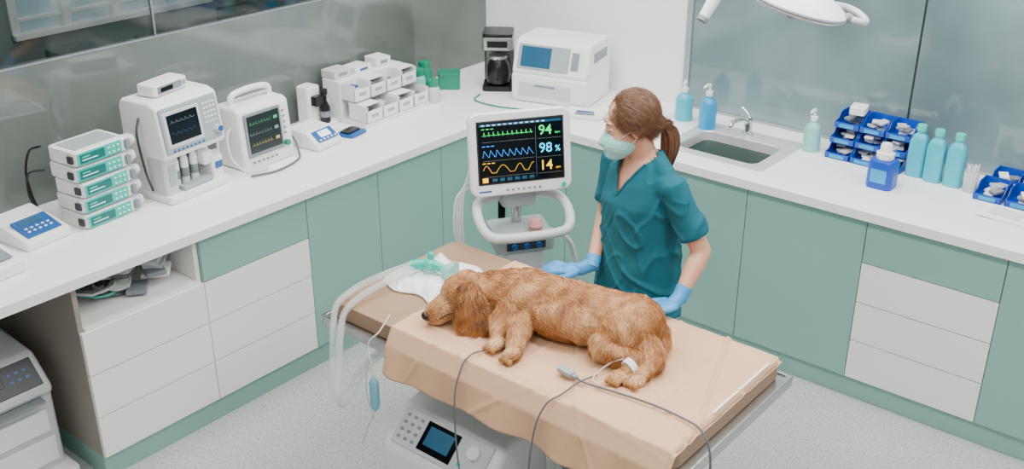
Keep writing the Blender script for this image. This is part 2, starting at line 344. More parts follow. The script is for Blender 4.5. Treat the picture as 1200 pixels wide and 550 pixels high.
g=G(TT);g.cyl((.15,-.055,0),(.15,-.055,.022),.017,WHITE2);g.cyl((.15,-.055,.02),(.15,-.055,.026),.012,BLUEP);g.obj('dial',t)
g=G(TT);g.strip([(-.09+.13*k/60,.03+.010*math.exp(-(((k*.09)%1-.5)*8)**2)) for k in range(61)],.0011,GREYP,.0105);g.strip([(-.09+.13*k/60,-.015+.006*math.sin(k*.5)) for k in range(61)],.0011,BS_E,.0105);g.obj('traces',t)
g=G();g.tube([(.165,.0,.3),(.19,-.03,.26),(.185,-.05,.15),(.15,-.08,.1)],.006,CABLEW);g.obj('hose',t)
g=G();g.tube([(-.165,0,.36),(-.2,-.02,.3),(-.2,-.04,.15),(-.17,-.03,.05)],.005,DGREY);g.obj('hose',t)
t=thing('transport_monitor',(.27,-2.37,1.332),104,'small white device resting on top of the console','medical device')
g=G();g.rbox((0,0,0),.2,.1,.05,.018,WHITE,.01);g.obj('body',t)
g=G(PT(-.01,-.051,.026,0));g.box((0,0,0),(.14,.03,.004),GREYP,.001);g.box((-.02,0,.002),(.07,.018,.004),SCREEN,.001);g.box((.085,0,0),(.014,.018,.004),GREYP,.001);g.obj('display',t)
# defibrillator
t=thing('defibrillator',(.27,-1.94,.9),93,'white portable defibrillator monitor with carry handle','defibrillator')
g=G();g.prism([(-.1,.0),(-.105,.02),(-.085,.275),(-.06,.29),(.07,.29),(.09,.27),(.09,0)],-.148,.148,WHITE,.018);g.obj('body',t)
TT=PT(-.02,-.0985,.15,4)
g=G(TT);g.box((0,.012,0),(.21,.20,.01),GREYP,.006);g.box((0,.015,.004),(.185,.17,.006),mat('lcd_grey','#1e2629',.2,emit=.03,nz=.1),.002);g.obj('screen',t)
g=G(TT)
for i in range(3):
    pts=[]
    for k in range(90):
        x=-.085+.125*k/89;ph=(k*.085+i*.3)%1;pts.append((x,.062-.048*i+.014*math.exp(-((ph-.5)*14)**2)-.004*math.exp(-((ph-.62)*12)**2)))
    g.strip(pts,.0011,(G_D,GREYP,Y_D)[i],.0076)
for i in range(3): g.box((.068,.066-.048*i,.0075),(.022,.014,.001),(G_D,GREYP,Y_D)[i])
g.obj('traces',t)
g=G(TT);buttons(g,.118,.08,1,5,.02,.026,.014,GREYP);g.obj('button_column',t)
g=G(TT);buttons(g,-.08,-.112,6,1,.026,.02,.014,GREYP);g.obj('button_row',t)
g=G(TT);g.cyl((.118,-.07,0),(.118,-.07,.018),.014,GREENP);g.obj('dial',t)
g=G();g.tube([(-.11,0,.28),(-.105,0,.325),(-.05,0,.34),(.05,0,.34),(.105,0,.325),(.11,0,.28)],.014,WHITE,n=12);g.obj('handle',t)
g=G();g.box((.155,.0,.16),(.02,.1,.18),WHITE2,.008);g.tube([(.165,-.02,.1),(.19,-.05,.06),(.17,-.1,.014),(.1,-.17,.008),(-.05,-.2,.008),(-.17,-.16,.008)],.005,CABLE);g.obj('paddle_cable',t)
g=G();g.tube([(-.15,-.03,.2),(-.19,-.05,.17),(-.2,-.08,.08),(-.16,-.13,.018),(-.06,-.15,.011)],.006,CABLEW);g.obj('patient_cable',t)
# small device with blue display
t=thing('syringe_warmer',(.32,-1.63,.9),97,'small white bench unit with blue sloped display','lab device')
g=G();g.prism([(-.1,0),(-.1,.03),(-.03,.085),(.1,.09),(.1,0)],-.085,.085,WHITE,.012);g.obj('body',t)
g=G(PT(0,-.065,.062,55));g.box((0,0,0),(.13,.065,.006),BLUEP,.002);g.box((0,.005,.003),(.07,.035,.004),W_E,.001);buttons(g,-.05,-.024,5,1,.025,.01,.012,WHITE);g.obj('display',t)
# dispenser
t=thing('dispenser',(.13,-1.43,.9),95,'white dispensing unit with black nozzle and bottle','dispenser')
g=G();g.rbox((0,.02,0),.17,.15,.02,.02,WHITE,.005);g.rbox((-.03,.04,.018),.09,.09,.19,.02,WHITE,.01);g.rbox((.055,.03,.018),.05,.07,.1,.015,WHITE2,.008);g.obj('body',t)
g=G();g.lathe([(.024,.02),(.026,.03),(.026,.1),(.012,.13),(.012,.16),(.018,.165),(.018,.19),(.001,.195)],BLACK,(.01,-.03,0),n=18);g.lathe([(.0265,.05),(.0265,.08)],GREYP,(.01,-.03,0),n=18);g.obj('bottle',t)
g=G();g.box((-.03,-.02,.14),(.055,.04,.05),BLACK,.006);g.obj('nozzle',t)
g=G();g.rbox((0,0,0),.13,.1,.014,.02,BLUEP,.004);g.rbox((.0,.01,.012),.1,.06,.01,.015,BLACK,.003);g.obj('probe_pad',label='blue and black pad lying on the worktop',cat='probe pad',loc=(.35,-1.42,.9),rz=100)
# white storage rack
t=thing('storage_rack',(.19,-1.09,.9),93,'white tiered storage rack with open front bins','storage rack')
g=G();g.prism([(-.15,0),(-.15,.02),(.15,.02),(.15,0)],-.24,.24,WHITE,.004);g.rbox((0,.09,.015),.47,.13,.19,.01,WHITE,.004);g.obj('frame',t)
for r in range(2):
    for i in range(4):
        x=-.175+.117*i;y=-.085+.08*r;z=.02+.095*r
        g=G();w=.110;d=.13
        g.bb((x-w/2,y-d/2,z),(x+w/2,y+d/2,z+.006),WHITE,.001);g.bb((x-w/2,y-d/2,z),(x-w/2+.004,y+d/2,z+.085),WHITE,.001);g.bb((x+w/2-.004,y-d/2,z),(x+w/2,y+d/2,z+.085),WHITE,.001)
        g.bb((x-w/2,y+d/2-.004,z),(x+w/2,y+d/2,z+.085),LGREY,.001);g.box((x,y-d/2+.003,z+.031),(w,.006,.062),WHITE,.001);g.box((x,y-d/2-.001,z+.035),(.05,.003,.016),LGREY,.0008)
        if (i+r)%2==0: g.bb((x-w/2,y-d/2+.02,z+.083),(x+w/2,y+d/2,z+.089),WHITE,.001)
        b=g.obj('bin',t)
        g=G()
        for k in range(4): g.box((x+random.uniform(-.025,.025),y+random.uniform(-.02,.03),z+.02+.012*k),(.05,.06,.016),random.choice((WHITE2,GREYP,LGREY,BLUEP)),.003,Matrix.Rotation(random.uniform(-.4,.4),4,'Z'))
        g.obj('packets',b)
def topbox(x,y,w,d,h,m,m2,rz,lab):
    g=G();g.rbox((0,0,0),w,d,h,.008,m,.003);g.box((0,-d/2,h*.5),(w*.5,.004,h*.4),m2,.001);g.obj('supply_box',label=lab,cat='box',group='boxes on the storage rack',loc=(x,y,1.106),rz=rz)
topbox(.08,-1.26,.12,.1,.04,WHITE2,GREYP,93,'white supply box on the storage rack');topbox(.08,-1.12,.12,.1,.03,WHITE,BLUEP,96,'white supply box on the storage rack');topbox(.08,-.97,.1,.1,.045,WHITE,GREYP,88,'white supply box on the storage rack')
def jar(loc,r,h,m,cap,lab,ch=.03):
    t=thing('jar',loc,0,lab,'jar','green capped jars')
    g=G();g.lathe([(r*.9,0),(r,.006),(r,h-.02),(r*.75,h)],m,n=20);g.obj('body',t)
    g=G();g.lathe([(r*.8,h-.004),(r*.85,h),(r*.85,h+ch),(r*.7,h+ch+.004)],cap,n=20);g.obj('lid',t)
jar((.17,-.77,.9),.045,.12,PALEBOT,GREENP,'pale jar with green lid on the worktop');jar((.30,-.79,.9),.04,.09,WHITE2,GREENP,'white jar with green lid on the worktop');jar((.12,-.66,.9),.04,.13,GREENP,GREENP,'green plastic jar on the worktop')
g=G();g.rbox((0,0,0),.12,.09,.08,.01,GREENP,.004);g.rbox((0,0,.078),.125,.095,.018,.012,GREENP,.004);g.obj('green_box',label='small green plastic box with lid',cat='box',loc=(.20,-.55,.9),rz=40)
# coffee maker
t=thing('coffee_maker',(.40,-.36,.9),36,'black and steel drip coffee maker','coffee maker')
g=G();g.rbox((0,0,0),.17,.2,.03,.02,BLACK,.006);g.rbox((0,.065,.025),.165,.07,.25,.02,STEELD,.006);g.obj('body',t)
g=G();g.rbox((0,-.0,.23),.172,.19,.07,.025,STEEL,.006);g.rbox((0,0,.298),.165,.185,.02,.025,BLACK,.006);g.box((0,-.097,.265),(.11,.006,.035),BLACK,.002);g.obj('filter_housing',t)
g=G();g.lathe([(.05,.032),(.062,.04),(.068,.09),(.06,.14),(.045,.165),(.045,.175)],BLACK,(0,-.03,0),n=28);g.lathe([(.048,.173),(.05,.178),(.05,.19),(.001,.193)],STEEL,(0,-.03,0),n=28)
g.tube([(-.0,-.09,.16),(-.0,-.125,.15),(-.0,-.13,.1),(-.0,-.095,.07)],.008,BLACK,n=8);g.obj('carafe',t)
t=thing('tubing',(.62,-.60,.9),0,'thin green tubing lying on the worktop','tubing')
g=G();g.tube([(-.2,.06,.005),(-.15,-.04,.005),(0,-.05,.005),(.15,-.0,.005),(.28,.05,.005)],.004,GREENP);g.obj('tube',t)
# analyzer
t=thing('blood_analyzer',(.775,-.28,.9),14,'white benchtop analyzer with tilted screen and keypad','analyzer')
g=G();g.prism([(-.17,0),(-.18,.02),(-.18,.155),(.17,.165),(.17,0)],-.215,.215,WHITE,.014);g.obj('body',t)
g=G();g.prism([(-.17,.150),(-.178,.165),(-.125,.315),(-.09,.33),(.14,.33),(.17,.30),(.17,.150)],-.213,.213,WHITE,.014);g.obj('head',t)
TT=PT(-.04,-.152,.245,19)
g=G(TT);g.box((0,0,0),(.29,.13,.012),LGREY,.004);g.box((-.04,0,.005),(.17,.108,.006),BS_E,.002);g.obj('screen',t)
g=G(TT);buttons(g,.07,.038,3,4,.024,.025,.014,BLUEP);g.box((.18,.0,.002),(.04,.09,.006),GREYP,.002);g.obj('keypad',t)
g=G();g.box((-.02,-.181,.075),(.3,.006,.075),WHITE2,.002);g.box((-.02,-.184,.1),(.12,.006,.01),GREYP,.002);g.obj('drawer',t)
g=G();g.box((.214,.02,.25),(.006,.18,.05),GREYP,.002);g.obj('vent',t)
t=thing('tray',(1.07,-.47,.9),20,'shallow white instrument tray on the worktop','tray')
g=G();g.loft([rrect(.2,.13,.02,0),rrect(.22,.15,.025,.02),rrect(.21,.14,.022,.02),rrect(.19,.12,.02,.004)],WHITE,(1,1));g.obj('body',t)
g=G();g.cyl((-.05,0,.012),(.05,.01,.012),.006,GREYP,n=10);g.cyl((-.05,.03,.012),(.04,.035,.012),.005,BLUEP,n=10);g.obj('instruments',t)
# ------------------------------------------------------------------ right counter items
def pump_bottle(loc,r,h,m,cap,lab,rz=0):
    t=thing('pump_bottle',loc,rz,lab,'bottle')
    g=G();g.lathe([(r*.92,0),(r,.006),(r,h*.72),(r*.75,h*.86),(.014,h*.93),(.014,h)],m,n=24);g.obj('body',t)
    g=G();g.lathe([(.016,h*.97),(.017,h*.99),(.017,h+.018),(.006,h+.022),(.005,h+.045)],cap,n=16);g.tube([(0,0,h+.047),(0,-.02,h+.05),(0,-.045,h+.044)],[.010,.008,.005],cap,n=8);g.obj('pump',t)
pump_bottle((1.49,-.19,.9),.045,.15,AQBOT,WHITE,'aqua bottle with white pump top',20)
pump_bottle((1.655,-.24,.9),.043,.175,LBLUE,WHITE,'blue liquid soap pump bottle beside the sink',-10)
pump_bottle((2.19,-.20,.9),.040,.15,PALEBOT,WHITE,'pale green soap pump bottle beside the sink',0)
def bin_(loc,grp='blue storage bins',rz=0,w=.115,d=.15,h=.062):
    t=thing('storage_bin',loc,rz,'blue open front plastic bin with packets','storage bin',grp)
    g=G();g.bb((-w/2,-d/2,0),(w/2,d/2,.004),BLUEB,.001);g.prism([(-d/2,0),(-d/2,h*.45),(-d/2+.035,h*.55),(-d/2+.06,h),(d/2,h),(d/2,0)],-w/2,-w/2+.004,BLUEB,.0008)
    g.prism([(-d/2,0),(-d/2,h*.45),(-d/2+.035,h*.55),(-d/2+.06,h),(d/2,h),(d/2,0)],w/2-.004,w/2,BLUEB,.0008);g.bb((-w/2,d/2-.004,0),(w/2,d/2,h),BLUEB,.001);g.bb((-w/2,-d/2,0),(w/2,-d/2+.004,h*.45),BLUEB,.001)
    g.box((0,-d/2-.002,h*.22),(w*.6,.003,h*.28),LBLUE,.001);g.obj('body',t)
    g=G()
    for k in range(5): g.box((random.uniform(-.025,.025),random.uniform(-.02,.03),.012+.009*k),(.04,.05,.012),random.choice((WHITE,PAPER,WHITE2,CLEAR,GREYP)),.003,Matrix.Rotation(random.uniform(-.6,.6),4,'Z')@Matrix.Rotation(random.uniform(-.2,.2),4,'X'))
    g.obj('packets',t);return t
for lv in range(3):
    for i in range(3): bin_((2.335+.12*i,-.165+.035*lv,.9+.064*lv))
for i in range(2): bin_((3.03+.128*i,-.235,.9),'small blue bins')
for i in range(2): bin_((3.04+.128*i,-.08,.9),'small blue bins')
t=thing('tissue_pack',(2.36,-.11,1.097),10,'white folded tissue pack on the blue bin','tissues')
g=G()
for k in range(3): g.rbox((0,0,.012*k),.07,.09,.011,.01,PAPER,.003)
g.obj('tissues',t)
t=thing('wipe_canister',(2.62,-.42,.9),0,'blue canister with white flip cap','canister')
g=G();g.loft([rrect(.11,.10,.025,0),rrect(.115,.105,.028,.006),rrect(.115,.105,.028,.11),rrect(.1,.09,.028,.125),rrect(.06,.06,.028,.13)],BLUEB);g.obj('body',t)
g=G();g.lathe([(.036,.128),(.038,.132),(.038,.155),(.026,.162),(.024,.19),(.02,.196)],WHITE,n=24);g.obj('lid',t)
g=G();g.box((0,-.0535,.06),(.07,.002,.06),LBLUE,.0005);g.obj('sticker',t)
for i,(x,y) in enumerate(((2.685,-.20),(2.768,-.215),(2.855,-.215))):
    t=thing('refill_bottle',(x,y,.9),0,'tall aqua disinfectant bottle with aqua cap','bottle','aqua refill bottles')
    g=G();g.loft([rrect(.07,.06,.02,0),rrect(.078,.068,.022,.006),rrect(.078,.068,.022,.16),rrect(.06,.05,.02,.185),rrect(.034,.034,.0165,.198),rrect(.034,.034,.0165,.21)],AQBOT);g.obj('body',t)
    g=G();g.lathe([(.02,.208),(.021,.21),(.021,.232),(.019,.236)],TEALL,n=18);g.obj('cap',t)
t=thing('swab_holder',(2.935,-.235,.9),8,'clear plastic holder full of white swabs','swab holder')
g=G();g.loft([rrect(.05,.05,.01,0),rrect(.06,.06,.012,.09),rrect(.054,.054,.01,.09),rrect(.044,.044,.009,.004)],CLEAR);g.obj('cup',t)
g=G()
for k in range(16):
    a=random.uniform(-.014,.014);b=random.uniform(-.014,.014);g.cyl((a,b,.006),(a*1.7,b*1.7,.12),.0022,WHITE,n=6)
g.obj('swabs',t)
g=G()
for k in range(4): g.box((0,0,.001+.0015*k),(.21,.15,.001),PAPER,0,Matrix.Rotation(RAD(3*k-4),4,'Z'))
for k in range(5): g.box((-.01,.045-.018*k,.0063),(.13,.004,.0004),GREYP)
g.obj('paper_sheet',label='small stack of printed white paper sheets',cat='paper',loc=(3.15,-.41,.9),rz=-6)
# ------------------------------------------------------------------ niche contents, knee space
t=thing('cable_bundle',(.45,-2.9,.672),0,'coiled grey cables and tubing stored on shelf','cables')
g=G()
for k in range(11):
    a0=random.uniform(0,6);rx=random.uniform(.06,.11);cx=random.uniform(-.06,.06);cy=random.uniform(-.06,.1);z=.01+.010*k
    g.tube([(cx+rx*math.cos(a0+i*.7),cy+rx*.9*math.sin(a0+i*.7),z+.006*math.sin(i*1.7)) for i in range(10)],.005,random.choice((CABLE,CABLE,CABLEW,LGREY,TEALL)),n=6,k=5)
g.obj('cable',t)
g=G()
for k in range(9): g.box((random.uniform(-.02,.15),random.uniform(.06,.24),.02+.013*k),(.1,.08,.02),random.choice((WHITE,CLEAR,GREYP,PAPER)),.005,Matrix.Rotation(random.uniform(-1,1),4,'Z'))
g.obj('packets',t)
t=thing('floor_unit',(.30,-3.42,.0),90,'grey office style floor machine with control panel','machine')
g=G();g.rbox((.0,0,.05),.46,.46,.34,.02,WHITE2,.01);g.prism([(-.25,.38),(-.25,.42),(-.14,.53),(.2,.55),(.22,.38)],-.23,.23,WHITE2,.02);g.obj('body',t)
g=G(PT(0,-.2,.475,45));g.box((0,0,0),(.40,.12,.008),DGREY,.003);g.box((-.03,.015,.004),(.2,.06,.006),SCREEN,.002);buttons(g,.10,.02,3,2,.03,.03,.014,BLUEP);g.obj('control_panel',t)
g=G();g.box((0,-.235,.27),(.38,.01,.1),WHITE,.004);g.box((0,-.237,.14),(.4,.01,.11),WHITE,.004);g.box((0,-.25,.375),(.36,.06,.012),GREYP,.004);g.obj('tray_front',t)
g=G();g.rbox((.0,-.02,0),.5,.56,.05,.02,WHITE,.008);g.obj('platform',t)
# ------------------------------------------------------------------ operating table
t=thing('operating_table',(2.2,-2.25,0),0,'stainless steel veterinary operating table with taupe mattress','operating table')
g=G();g.bb((-.73,-.335,.772),(.73,.335,.786),STEEL,.003)
for y in (-.345,.345): g.bb((-.735,y-.008,.752),(.735,y+.008,.792),STEEL,.003)
for x in (-.735,.735): g.bb((x-.008,-.353,.752),(x+.008,.353,.792),STEEL,.003)
g.obj('table_top',t)
g=G();g.loft([rrect(1.41,.64,.03,.788),rrect(1.42,.65,.035,.795),rrect(1.42,.65,.035,.843),rrect(1.415,.645,.033,.849),rrect(1.405,.635,.03,.851)],MATTR);g.obj('mattress',t)
g=G();g.rbox((.25,.04,.05),.26,.22,.62,.03,GREYP,.01);g.rbox((.25,.04,.66),.22,.2,.115,.02,STEEL,.005);g.rbox((.25,.04,.46),.29,.25,.03,.03,WHITE2,.006);g.obj('pedestal',t)
g=G();g.rbox((.31,0.02,.02),.52,.42,.06,.04,STEELD,.01);g.obj('base',t)
for x in (.10,.52):
    for y in (-.14,.18): g=G();g.cyl((x,y,0),(x,y,.03),.03,BLACK);g.obj('foot',t)
# drape
NX,NY=220,140;X0,X1=1.80,2.912;bmv=[];fc=[]
def crease(x,y,a,c,w,h):
    d=math.cos(a)*x+math.sin(a)*y-c;return h*math.exp(-(d/w)**2)
def drape_pt(u,s):
    x=X0+(X1-X0)*u+.006*math.sin(s*7)*(1-u);L=.650+.072+.092+.006*math.sin(u*9+.5)+.004*math.sin(u*31)+.02*u;a=s*L
    n1=noise.noise(V((x*3.5,s*3,0)));n2=noise.noise(V((x*10+s*5,s*8,3)))
    yy=-a;cr=0
    for an,c,w_,h in ((.15,1.98,.006,.007),(1.45,-.33,.006,.005),(-.5,2.06,.007,.007),(.9,1.35,.007,.006),(-.12,2.52,.006,.006),(.35,2.55,.007,.008),(-.9,2.0,.007,.006),(0,2.28,.004,.005),(1.57,-.16,.004,.0045),(.05,2.72,.005,.006),(.6,1.75,.006,.006)): cr+=crease(x,yy,an,c,w_,h)
    nzv=.004*n1+.002*n2+cr
    if a<.650: y=-1.928-a;z=.856+max(0,nzv+.0015)
    elif a<.722:
        q=(a-.650)/.072;y=-2.578-.036*q;z=.8575-.058*q+max(0,nzv)*(1-q)*.6
    else:
        q=a-.722;f=q/.09;rip=.5*math.sin(u*17+1)+.5*math.sin(u*33+math.sin(u*8)*2);y=-2.614-.010*f-.010*f*(1+rip)-.5*max(0,cr);z=.7995-q
    if u>.987: z-=.012
    return (x,y,z)
for j in range(NY+1):
    for i in range(NX+1): bmv.append(drape_pt(i/NX,j/NY))
for j in range(NY):
    for i in range(NX): a=j*(NX+1)+i;fc.append((a,a+1,a+NX+2,a+NX+1))
me=bpy.data.meshes.new('drape');me.from_pydata(bmv,[],fc);me.materials.append(DRAPE)
for p in me.polygons:p.use_smooth=True
dr=thing('surgical_drape',(2.35,-2.25,.856),0,'tan paper drape covering the operating table','drape')
me.transform(Matrix.Translation((-2.35,2.25,-.856)))
o=reg(me,'cloth',dr);md=o.modifiers.new('s','SOLIDIFY');md.thickness=.0012;md.offset=1
g=G(Matrix.Translation((-2.35,2.25,-.856)));g.bb((2.890,-2.34,.8580),(2.898,-1.99,.8612),PAPER,.0005);g.obj('tape_edge',dr)
# towel under the head
me=bpy.data.meshes.new('towel');bmv=[];fc=[];n=60
for j in range(n+1):
    for i in range(n+1):
        u=i/n-.5;v=j/n-.5;x=1.67+u*.27+.02*math.sin(v*6);y=-2.225+v*.30+.015*math.sin(u*9)
        e=min(1,(0.5-max(abs(u),abs(v)))*9);r1=1-abs(noise.noise(V((u*5+v*3,v*5,8))))*2.5
        z=.856+e*(.010+.010*noise.noise(V((u*6,v*6,1)))+.005*noise.noise(V((u*15,v*15,4)))+.012*max(0,r1)**3)
        bmv.append((x,y,max(z,.855)))
for j in range(n):
    for i in range(n): a=j*(n+1)+i;fc.append((a,a+1,a+n+2,a+n+1))
me.from_pydata(bmv,[],fc);me.materials.append(TOWEL)
for p in me.polygons:p.use_smooth=True
o=reg(me,'towel',None,'crumpled white absorbent towel under the breathing hoses','towel');md=o.modifiers.new('s','SOLIDIFY');md.thickness=.006;md.offset=0
# ------------------------------------------------------------------ hoses
t=thing('breathing_circuit',(1.6,-2.25,.88),0,'two ribbed clear hoses with aqua connector and mask','breathing hoses')
OB=Matrix.Translation((-1.6,2.25,-.88))
def hosep(pts,r=.0105):
    P=catmull(pts,44);g=G(OB)
    g.tube(P,[r*(1+.22*(k%2)) for k in range(len(P))],HOSE,n=12,cat=False);return g.obj('hose',t,wn=False)
hosep([(1.60,-2.265,.912),(1.570,-2.33,.900),(1.545,-2.42,.890),(1.535,-2.50,.880),(1.540,-2.59,.858),(1.555,-2.63,.79),(1.557,-2.645,.66),(1.56,-2.65,.55),(1.58,-2.645,.50),(1.60,-2.62,.53),(1.62,-2.56,.62),(1.66,-2.42,.70)])
hosep([(1.61,-2.28,.896),(1.600,-2.35,.892),(1.592,-2.44,.885),(1.590,-2.53,.877),(1.597,-2.61,.85),(1.605,-2.645,.77),(1.605,-2.66,.66),(1.60,-2.67,.56),(1.615,-2.67,.51),(1.64,-2.65,.55),(1.665,-2.57,.65),(1.70,-2.44,.70)])
OC=OB@Matrix.Translation((-.055,-.038,-.012))
g=G(OC);g.tube([(1.645,-2.235,.915),(1.70,-2.19,.92),(1.75,-2.18,.915)],[.019,.021,.016],TEALP,n=14);g.tube([(1.70,-2.19,.925),(1.705,-2.185,.965)],[.013,.013],TEALP,n=12);g.sph((1.70,-2.19,.92),.026,TEALL);g.obj('connector',t)
g=G(OC@Matrix.Translation((1.75,-2.18,.915))@Matrix.Rotation(RAD(12),4,'Z')@Matrix.Rotation(RAD(98),4,'Y'));g.lathe([(.015,0),(.018,.01),(.034,.028),(.042,.045),(.044,.05),(.038,.05),(.030,.028),(.012,.01)],MASKC,n=24);g.obj('breathing_mask',t)
# drip chamber
t=thing('drip_chamber',(1.775,-2.655,.62),0,'small clear drip chamber hanging from thin tubing','drip chamber')
g=G();g.lathe([(.003,-.075),(.012,-.065),(.017,-.05),(.017,.04),(.010,.055),(.003,.065)],mat('drip_liquid','#7fc0d6',.15,alpha=.8,nz=.03),n=16);g.obj('chamber',t)
g=G();g.tube([(0,0,.06),(-.01,0,.12),(-.03,.015,.18),(-.01,.045,.215),(-.03,.12,.242)],.0025,CABLEW,n=6);g.tube([(0,0,-.07),(-.02,-.01,-.12),(-.06,.0,-.2),(-.08,.0,-.25)],.0025,CABLEW,n=6);g.tube([(-.02,0,.13),(-.03,-.01,.0),(-.01,0,-.12)],.002,CABLEW,n=6);g.obj('tubing',t)
# ------------------------------------------------------------------ warming unit below the table
t=thing('warming_unit',(2.03,-2.44,0),0,'white floor console with control screen under table','medical unit')
g=G();g.prism([(-.21,.06),(-.22,.1),(-.215,.43),(-.09,.545),(.12,.57),(.14,.54),(.14,.06)],-.235,.235,WHITE,.028);g.box((0,-.219,.27),(.40,.006,.012),GREYP,.001);g.obj('body',t)
TT=PT(0,-.156,.4905,47)
g=G(TT);g.box((0,0,0),(.40,.135,.008),WHITE2,.004);g.box((-.01,.0,.004),(.15,.105,.006),SCREEN,.002);g.box((-.01,.004,.008),(.11,.068,.001),BS_E);g.obj('screen',t)
g=G(TT);buttons(g,-.175,.04,3,4,.032,.027,.016,GREYP);g.obj('keypad',t)
g=G(TT);g.box((.10,-.035,.003),(.018,.012,.004),TEALP,.001);g.obj('button',t)
g=G(TT);g.cyl((.14,.02,0),(.14,.02,.02),.024,WHITE);g.obj('dial',t)
for x in (-.17,.17):
    for y in (-.14,.08): g=G();g.cyl((x-.01,y,.025),(x+.01,y,.025),.025,BLACK);g.cyl((x,y,.03),(x,y,.065),.008,GREYP);g.obj('caster',t)
# ------------------------------------------------------------------ patient monitor on stand
MR=55
t=thing('patient_monitor',(1.64,-1.70,0),MR,'white patient monitor with vital signs on rolling stand','patient monitor')
MC=(0,0,1.195);TL=9
T0=PT(*MC,TL)
g=G(T0);g.loft([rrect(.36,.28,.03,-.055),rrect(.395,.315,.035,-.035),rrect(.41,.33,.035,-.01),rrect(.41,.33,.035,.012),rrect(.40,.32,.033,.018)],WHITE);g.obj('housing',t)
g=G(T0);g.box((0,.008,.017),(.352,.252,.006),DGREY,.002);g.box((0,.008,.0195),(.34,.24,.003),SCREEN,.001);sc=g.obj('screen',t)
for k in range(7): g=G(T0);g.cyl((-.06+.022*k,-.144,.017),(-.06+.022*k,-.144,.021),.005,GREYP,n=12);g.obj('button',t)
g=G(T0);g.cyl((.17,-.143,.017),(.17,-.143,.026),.009,TEALP,n=16);g.obj('dial',t)
g=G(T0);g.box((-.15,-.144,.018),(.05,.006,.002),BLUEP);g.obj('badge',t)
zt=.0216
def ecg(x): 
    p=x%1;return math.exp(-((p-.5)*18)**2)*1.0-.3*math.exp(-((p-.6)*18)**2)+.15*math.exp(-((p-.8)*10)**2)
g=G(T0);g.strip([(-.155+.205*i/360,.078+.014*ecg(i/360*11)) for i in range(361)],.0013,G_E,zt);g.obj('heart_trace',sc)
def saw(p): return p/.25 if p<.25 else 1-(p-.25)/.75
g=G(T0);g.strip([(-.155+.205*i/400,-.008+.028*saw((i/400*8)%1)**1.2) for i in range(401)],.0015,B_E,zt);g.obj('oxygen_trace',sc)
g=G(T0);g.strip([(-.155+.205*i/240,-.058+.017*max(-.7,math.sin(i/240*2*math.pi*3.2+.5*math.sin(i/31)))) for i in range(241)],.0012,Y_E,zt);g.obj('breath_trace',sc)
g=G(T0)
for y in (.052,-.022,-.086): g.box((-.05,y,zt),(.21,.0008,.0004),GREYP);g.box((.115,y-.003,zt),(.10,.0008,.0004),GREYP)
g.box((.060,.0,zt),(.0008,.2,.0004),GREYP);g.box((0,.118,zt),(.33,.010,.0006),BS_E)
for k in range(12): g.box((-.15+.022*k,.118,zt+.0006),(.012,.004,.0003),W_E)
for y,mm in ((.103,G_E),(.036,B_E),(-.031,Y_E)):
    for k in range(3): g.box((-.15+.018*k,y,zt),(.012,.0030,.0003),mm)
g.box((-.148,-.098,zt),(.022,.018,.0006),Y_E)
for k in range(6): g.box((-.11+.03*k,-.099,zt),(.02,.012,.0006),BS_E)
g.obj('screen_layout',sc)
def TX(x,y): return T0@Matrix.Translation((x,y,zt+.0004))
text('94',.055,G_E,sc,TX(.072,.064));text('98',.055,C_E,sc,TX(.072,-.007));text('14',.055,Y_E,sc,TX(.072,-.076))
text('%',.034,C_E,sc,TX(.137,-.006),'percent_sign');text('bpm',.012,G_E,sc,TX(.139,.066),'unit_text');text('rpm',.012,Y_E,sc,TX(.139,-.074),'unit_text')
g=G();g.rbox((0,.045,.96),.14,.1,.10,.02,LGREY,.008);g.cyl((0,.05,.12),(0,.05,1.04),.02,STEEL);g.cyl((0,.05,.12),(0,.05,.7),.028,WHITE2);g.obj('pole',t)
g=G();g.tube([(-.10,.05,.995),(-.165,.02,.985),(-.185,-.06,.955),(-.165,-.135,.915),(-.10,-.155,.90),(.10,-.155,.90),(.165,-.135,.915),(.185,-.06,.955),(.165,.02,.985),(.10,.05,.995),(0,.055,.998),(-.10,.05,.995)],.0195,WHITE2,n=14)
g.obj('handle_frame',t)
g=G();g.rbox((0,-.0,.80),.24,.2,.075,.02,LGREY,.008);g.rbox((0,-.02,.70),.16,.15,.1,.02,WHITE2,.008);g.box((0,-.102,.84),(.16,.004,.045),DGREY,.001);g.obj('module_box',t)
for x in (-.05,0,.05): g=G();g.cyl((x,-.10,.835),(x,-.116,.835),.012,BLUEP,n=14);g.obj('port',t)
g=G()
for k in range(5):
    a=RAD(72*k+90);g.tube([(0,.05,.11),(.1*math.cos(a),.05+.1*math.sin(a),.10),(.22*math.cos(a),.05+.22*math.sin(a),.075)],[.025,.02,.014],WHITE2,n=10)
g.obj('base',t)
for k in range(5):
    a=RAD(72*k+90);g=G();g.cyl((.22*math.cos(a)-.01,.05+.22*math.sin(a),.028),(.22*math.cos(a)+.01,.05+.22*math.sin(a),.028),.028,BLACK);g.cyl((.22*math.cos(a),.05+.22*math.sin(a),.03),(.22*math.cos(a),.05+.22*math.sin(a),.08),.008,GREYP);g.obj('caster',t)
for k in range(4): g=G();g.tube([(-.19,.03,1.15-.03*k),(-.225-.010*k,.03,1.0),(-.225-.008*k,.02,.8),(-.17+.015*k,.0,.6),(-.1,.0,.55),(-.05,.02,.72)],.0045,CABLEW,n=7);g.obj('cable',t)
g=G();g.tube([(.12,-.03,.86),(.2,-.06,.8),(.23,-.05,.6),(.16,-.02,.45)],.010,WHITE2,n=8);g.obj('cable',t)
g=G();g.lathe([(.022,.0),(.03,.025),(.018,.05)],mat('pink_bulb','#c98a86',.4,nz=.05),(.05,-.06,.875),n=16);g.obj('suction_bulb',t)
